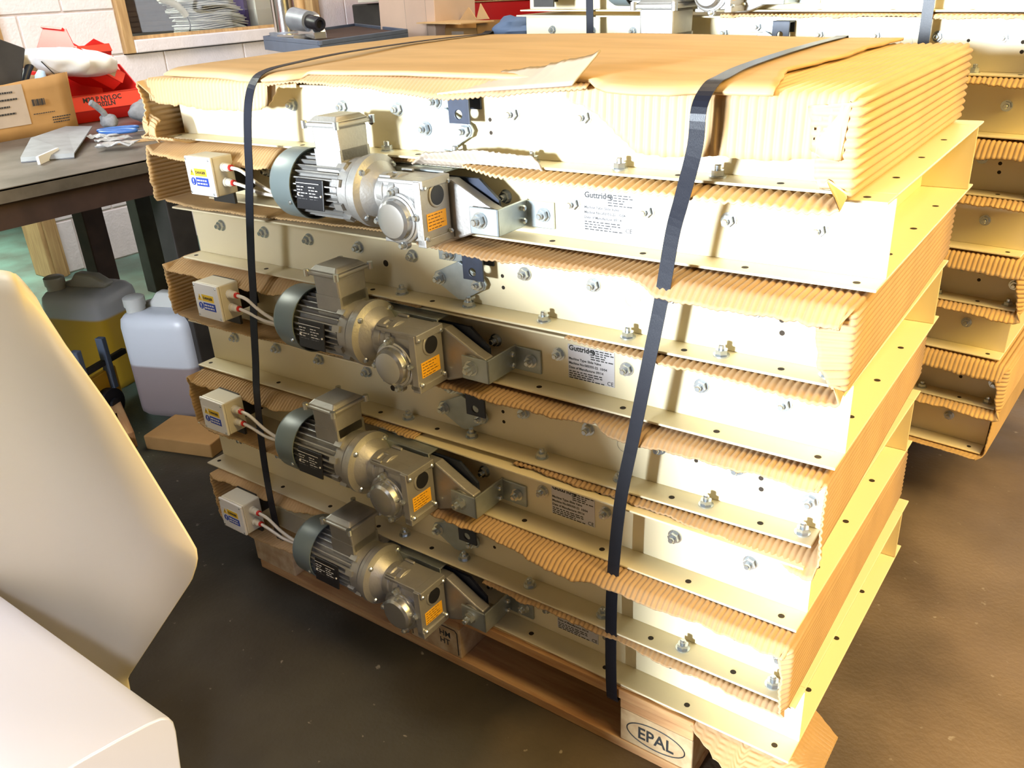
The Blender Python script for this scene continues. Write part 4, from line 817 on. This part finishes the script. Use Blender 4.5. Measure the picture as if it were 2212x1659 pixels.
# ------------------------------------------------------------------ the office behind the window
r_ = random.Random(4)
for i in range(26):
    b = MB(); jx = r_.uniform(-0.012, 0.012); z0 = 1.142 + 0.0085 * i; dy = r_.uniform(-0.02, 0.02) - 0.0045 * max(0, i - 8)
    b.grid(10, 6, lambda u, v: (-3.62 + 0.27 * v + jx, 2.42 + dy + 0.36 * u, z0 + 0.005 * math.sin(u * 5 + i) - (0.02 * max(0, u - 0.75) * 4)))
    o = b.build('paper_bundle', 'paper', smooth=60, solid=0.005)
    tag(o, 'bundle of loose white papers in the pile behind the office window', 'papers', 'papers piled behind the window')
o = MB().box(-3.55, -3.40, 2.80, 2.83, 1.142, 1.45).build('ring_binder', mat('purple_binder', (0.05, 0.03, 0.13), 0.5), bevel=0.004); o.matrix_world = T((0, 0.02, 0)); tag(o, 'dark purple ring binder beside the paper pile behind the window', 'binder')
o = MB().box(-3.50, -3.36, 2.88, 3.07, 1.142, 1.42).build('document_tray', 'white', bevel=0.004); tag(o, 'white box file at the right edge of the office window', 'file')
ph = thing('telephone', 'pale telephone handset with a thin cord hanging behind the office window', 'telephone', T((-3.4, 2.3, 1.142)))
P0 = T((3.4, -2.3, -1.142))
MB().tube(smoothpath([(-3.4, 2.20, 1.36), (-3.4, 2.27, 1.335), (-3.4, 2.33, 1.30), (-3.4, 2.37, 1.25)]), 0.022, 12).build('handset', 'boxgrey', ph, smooth=60, mw=P0)
MB().tube(smoothpath([(-3.4, 2.37, 1.25), (-3.4, 2.385, 1.20), (-3.42, 2.38, 1.145)]), 0.004, 6).build('cord', 'steel', ph, smooth=60, mw=P0)

# ------------------------------------------------------------------ drilling machine and boxes at the back
dm = thing('drilling_machine', 'drilling machine with bright steel column and slate blue base tray at the back', 'machine', T((-1.7, 2.1, 0)))
D0 = T((1.7, -2.1, 0))
poly = [(-2.02, 1.82), (-1.157, 1.40), (-1.33, 2.12), (-2.50, 2.93)]
b = MB(); b.prism(poly, 'Z', 1.09, 1.135)
for (ax_, ay_), (bx_, by_) in zip(poly, poly[1:] + poly[:1]):
    d = Vector((bx_ - ax_, by_ - ay_, 0)); l_ = d.length; a = math.atan2(d.y, d.x); q = T((ax_, ay_, 1.135)) @ RZ(a)
    b.add([q @ Vector(p) for p in ((0, 0, 0), (l_, 0, 0), (l_, 0.012, 0), (0, 0.012, 0), (0, 0, 0.018), (l_, 0, 0.018), (l_, 0.012, 0.018), (0, 0.012, 0.018))], [(0, 1, 2, 3), (4, 5, 6, 7), (0, 1, 5, 4), (2, 3, 7, 6), (1, 2, 6, 5), (0, 3, 7, 4)])
b.build('base_tray', 'slate', dm, mw=D0, bevel=0.002)
c_ = Vector((sum(p[0] for p in poly) / 4, sum(p[1] for p in poly) / 4))
MB().prism([((p[0] - c_.x) * 0.96 + c_.x, (p[1] - c_.y) * 0.96 + c_.y) for p in poly], 'Z', 1.134, 1.139).build('tray_floor', 'rust', dm, mw=D0)
MB().prism([((p[0] - c_.x) * 0.6 + c_.x, (p[1] - c_.y) * 0.6 + c_.y) for p in poly], 'Z', 0.0, 1.09).build('pedestal', 'slate', dm, mw=D0)
MB().cyl((-1.97, 1.93, 1.14), (-1.97, 1.93, 1.165), 0.085, n=28).build('column_flange', 'castgrey', dm, mw=D0, smooth=40)
MB().cyl((-1.97, 1.93, 1.16), (-1.97, 1.93, 2.0), 0.056, n=32).build('column', 'brightsteel', dm, mw=D0, smooth=40)
MB().cyl((-1.885, 1.965, 1.145), (-1.885, 1.965, 2.0), 0.026, n=20).build('rack_rod', 'timber', dm, mw=D0, smooth=40)
cc = thing('clamp_casting', 'grey machined casting with a black tube end on the drilling machine tray', 'casting', T((-1.62, 1.76, 1.14)) @ RZ(-0.35))
MB().box(-0.17, 0.04, -0.09, 0.06, 0.0, 0.022).build('base_plate', 'alu2', cc, bevel=0.003)
MB().prism([(-0.05, 0.02), (0.14, 0.0), (0.14, 0.03), (0.09, 0.10), (0.04, 0.115), (-0.05, 0.095)], 'Y', -0.03, 0.03).build('web', 'alu2', cc, bevel=0.003)
MB().cyl((-0.02, -0.05, 0.088), (0.085, -0.02, 0.075), 0.05, 0.044, n=24).build('boss', 'castgrey', cc, smooth=40)
MB().lathe([(0, 0.03), (0.09, 0.03), (0.095, 0.027), (0.095, 0.018), (0.08, 0.017)], (0.085, -0.02, 0.075), (0.9, 0.1, -0.12), 24).build('tube_end', 'black', cc, smooth=40)
hd = thing('bench_machine', 'dark machine body behind the drilling machine column', 'machine', T((-2.45, 3.42, 0)))
MB().box(-0.36, 0.30, -0.2, 0.2, 0.0, 1.255).build('body', 'steel', hd, bevel=0.01)
MB().box(-0.24, 0.22, -0.26, 0.2, 1.262, 1.34).build('guard_panel', 'boxgrey', hd, bevel=0.006)
MB().box(0.22, 0.52, -0.28, 0.0, 1.268, 1.30).build('table', 'alu2', hd, bevel=0.004)
MB().tube(smoothpath([(0.28, -0.30, 1.285), (0.34, -0.33, 1.262), (0.46, -0.34, 1.262), (0.56, -0.31, 1.285), (0.57, -0.28, 1.34)]), 0.014, 10).build('handle', 'steel', hd, smooth=60)
bb = thing('back_bench', 'plain bench at the back carrying cardboard boxes', 'bench', T((-1.2, 2.6, 0)))
MB().box(-0.62, 1.05, -0.30, 0.4, 1.02, 1.06).build('bench_top', 'rust', bb, bevel=0.003)
for x in (-0.58, 0.95):
    for y in (-0.25, 0.3): MB().box(x, x + 0.06, y, y + 0.06, 0, 1.02).build('leg', 'steel', bb)
o = thing('cardboard_box', 'tall pale cardboard box standing behind the drilling machine', 'box', T((-1.565, 2.40, 1.0605)) @ RZ(-0.08))
M['cardpink'] = mat('pale_pink_board', (0.58, 0.43, 0.32), 0.75, var=0.1, vs=5)
MB().prism([(-0.235, 0), (0.175, 0), (0.20, 0.5), (-0.21, 0.5)], 'Y', 0, 0.3).build('box_body', 'cardpink', o, bevel=0.004)
MB().box(-0.03, -0.027, -0.001, 0.0, 0.02, 0.49).box(0.12, 0.123, -0.001, 0, 0.02, 0.49).build('crease', 'cardpale', o)
o = thing('cardboard_box', 'open brown cardboard box with raised flaps at the back, before the red cabinet', 'box', T((-1.25, 2.42, 1.0605)) @ RZ(-0.25))
MB().box(-0.14, 0.13, 0, 0.004, 0, 0.075).box(-0.14, 0.13, 0.30, 0.304, 0, 0.095).box(-0.14, -0.136, 0, 0.3, 0, 0.095).box(0.126, 0.13, 0, 0.3, 0, 0.095).box(-0.14, 0.13, 0, 0.3, 0, 0.004).build('box_body', 'cardbrown', o)
MB().prism([(-0.18, 0.105), (0.19, 0.10), (0.19, 0.105), (-0.18, 0.11)], 'Y', -0.14, 0.06).build('flap', 'card', o)
MB().prism([(-0.15, 0.10), (-0.06, 0.165), (0.0, 0.11), (0.04, 0.18), (0.10, 0.11)], 'Y', 0.10, 0.105).build('inner_flap', 'card', o)
MB().box(-0.08, 0.02, -0.0008, 0, 0.025, 0.06).build('address_label', 'cardpale', o)
o = blob(0.13, 0.09, 0.055, 12, 0.35).build('blue_cloth', mat('slate_blue_cloth', (0.12, 0.19, 0.34), 0.7), smooth=60); o.matrix_world = T((-0.93, 2.45, 1.125)); tag(o, 'slate blue cloth heaped on the back bench left of the rear stack', 'cloth')
rc = thing('cabinet', 'large red steel cabinet standing at the back of the workshop', 'cabinet', T((-2.3, 4.2, 0)))
MB().box(-0.72, 0.62, 0, 0.6, 0, 1.9).build('body', 'redcab', rc, bevel=0.01)
MB().box(-0.69, 0.55, -0.02, -0.001, 0.06, 1.215).build('door', 'redcab', rc, bevel=0.006)
MB().box(-0.69, 0.55, -0.022, -0.001, 1.225, 1.85).build('upper_door', 'redcab', rc, bevel=0.006)
MB().box(-0.7, 0.6, -0.03, -0.02, 1.216, 1.224).build('trim_strip', 'timber', rc)
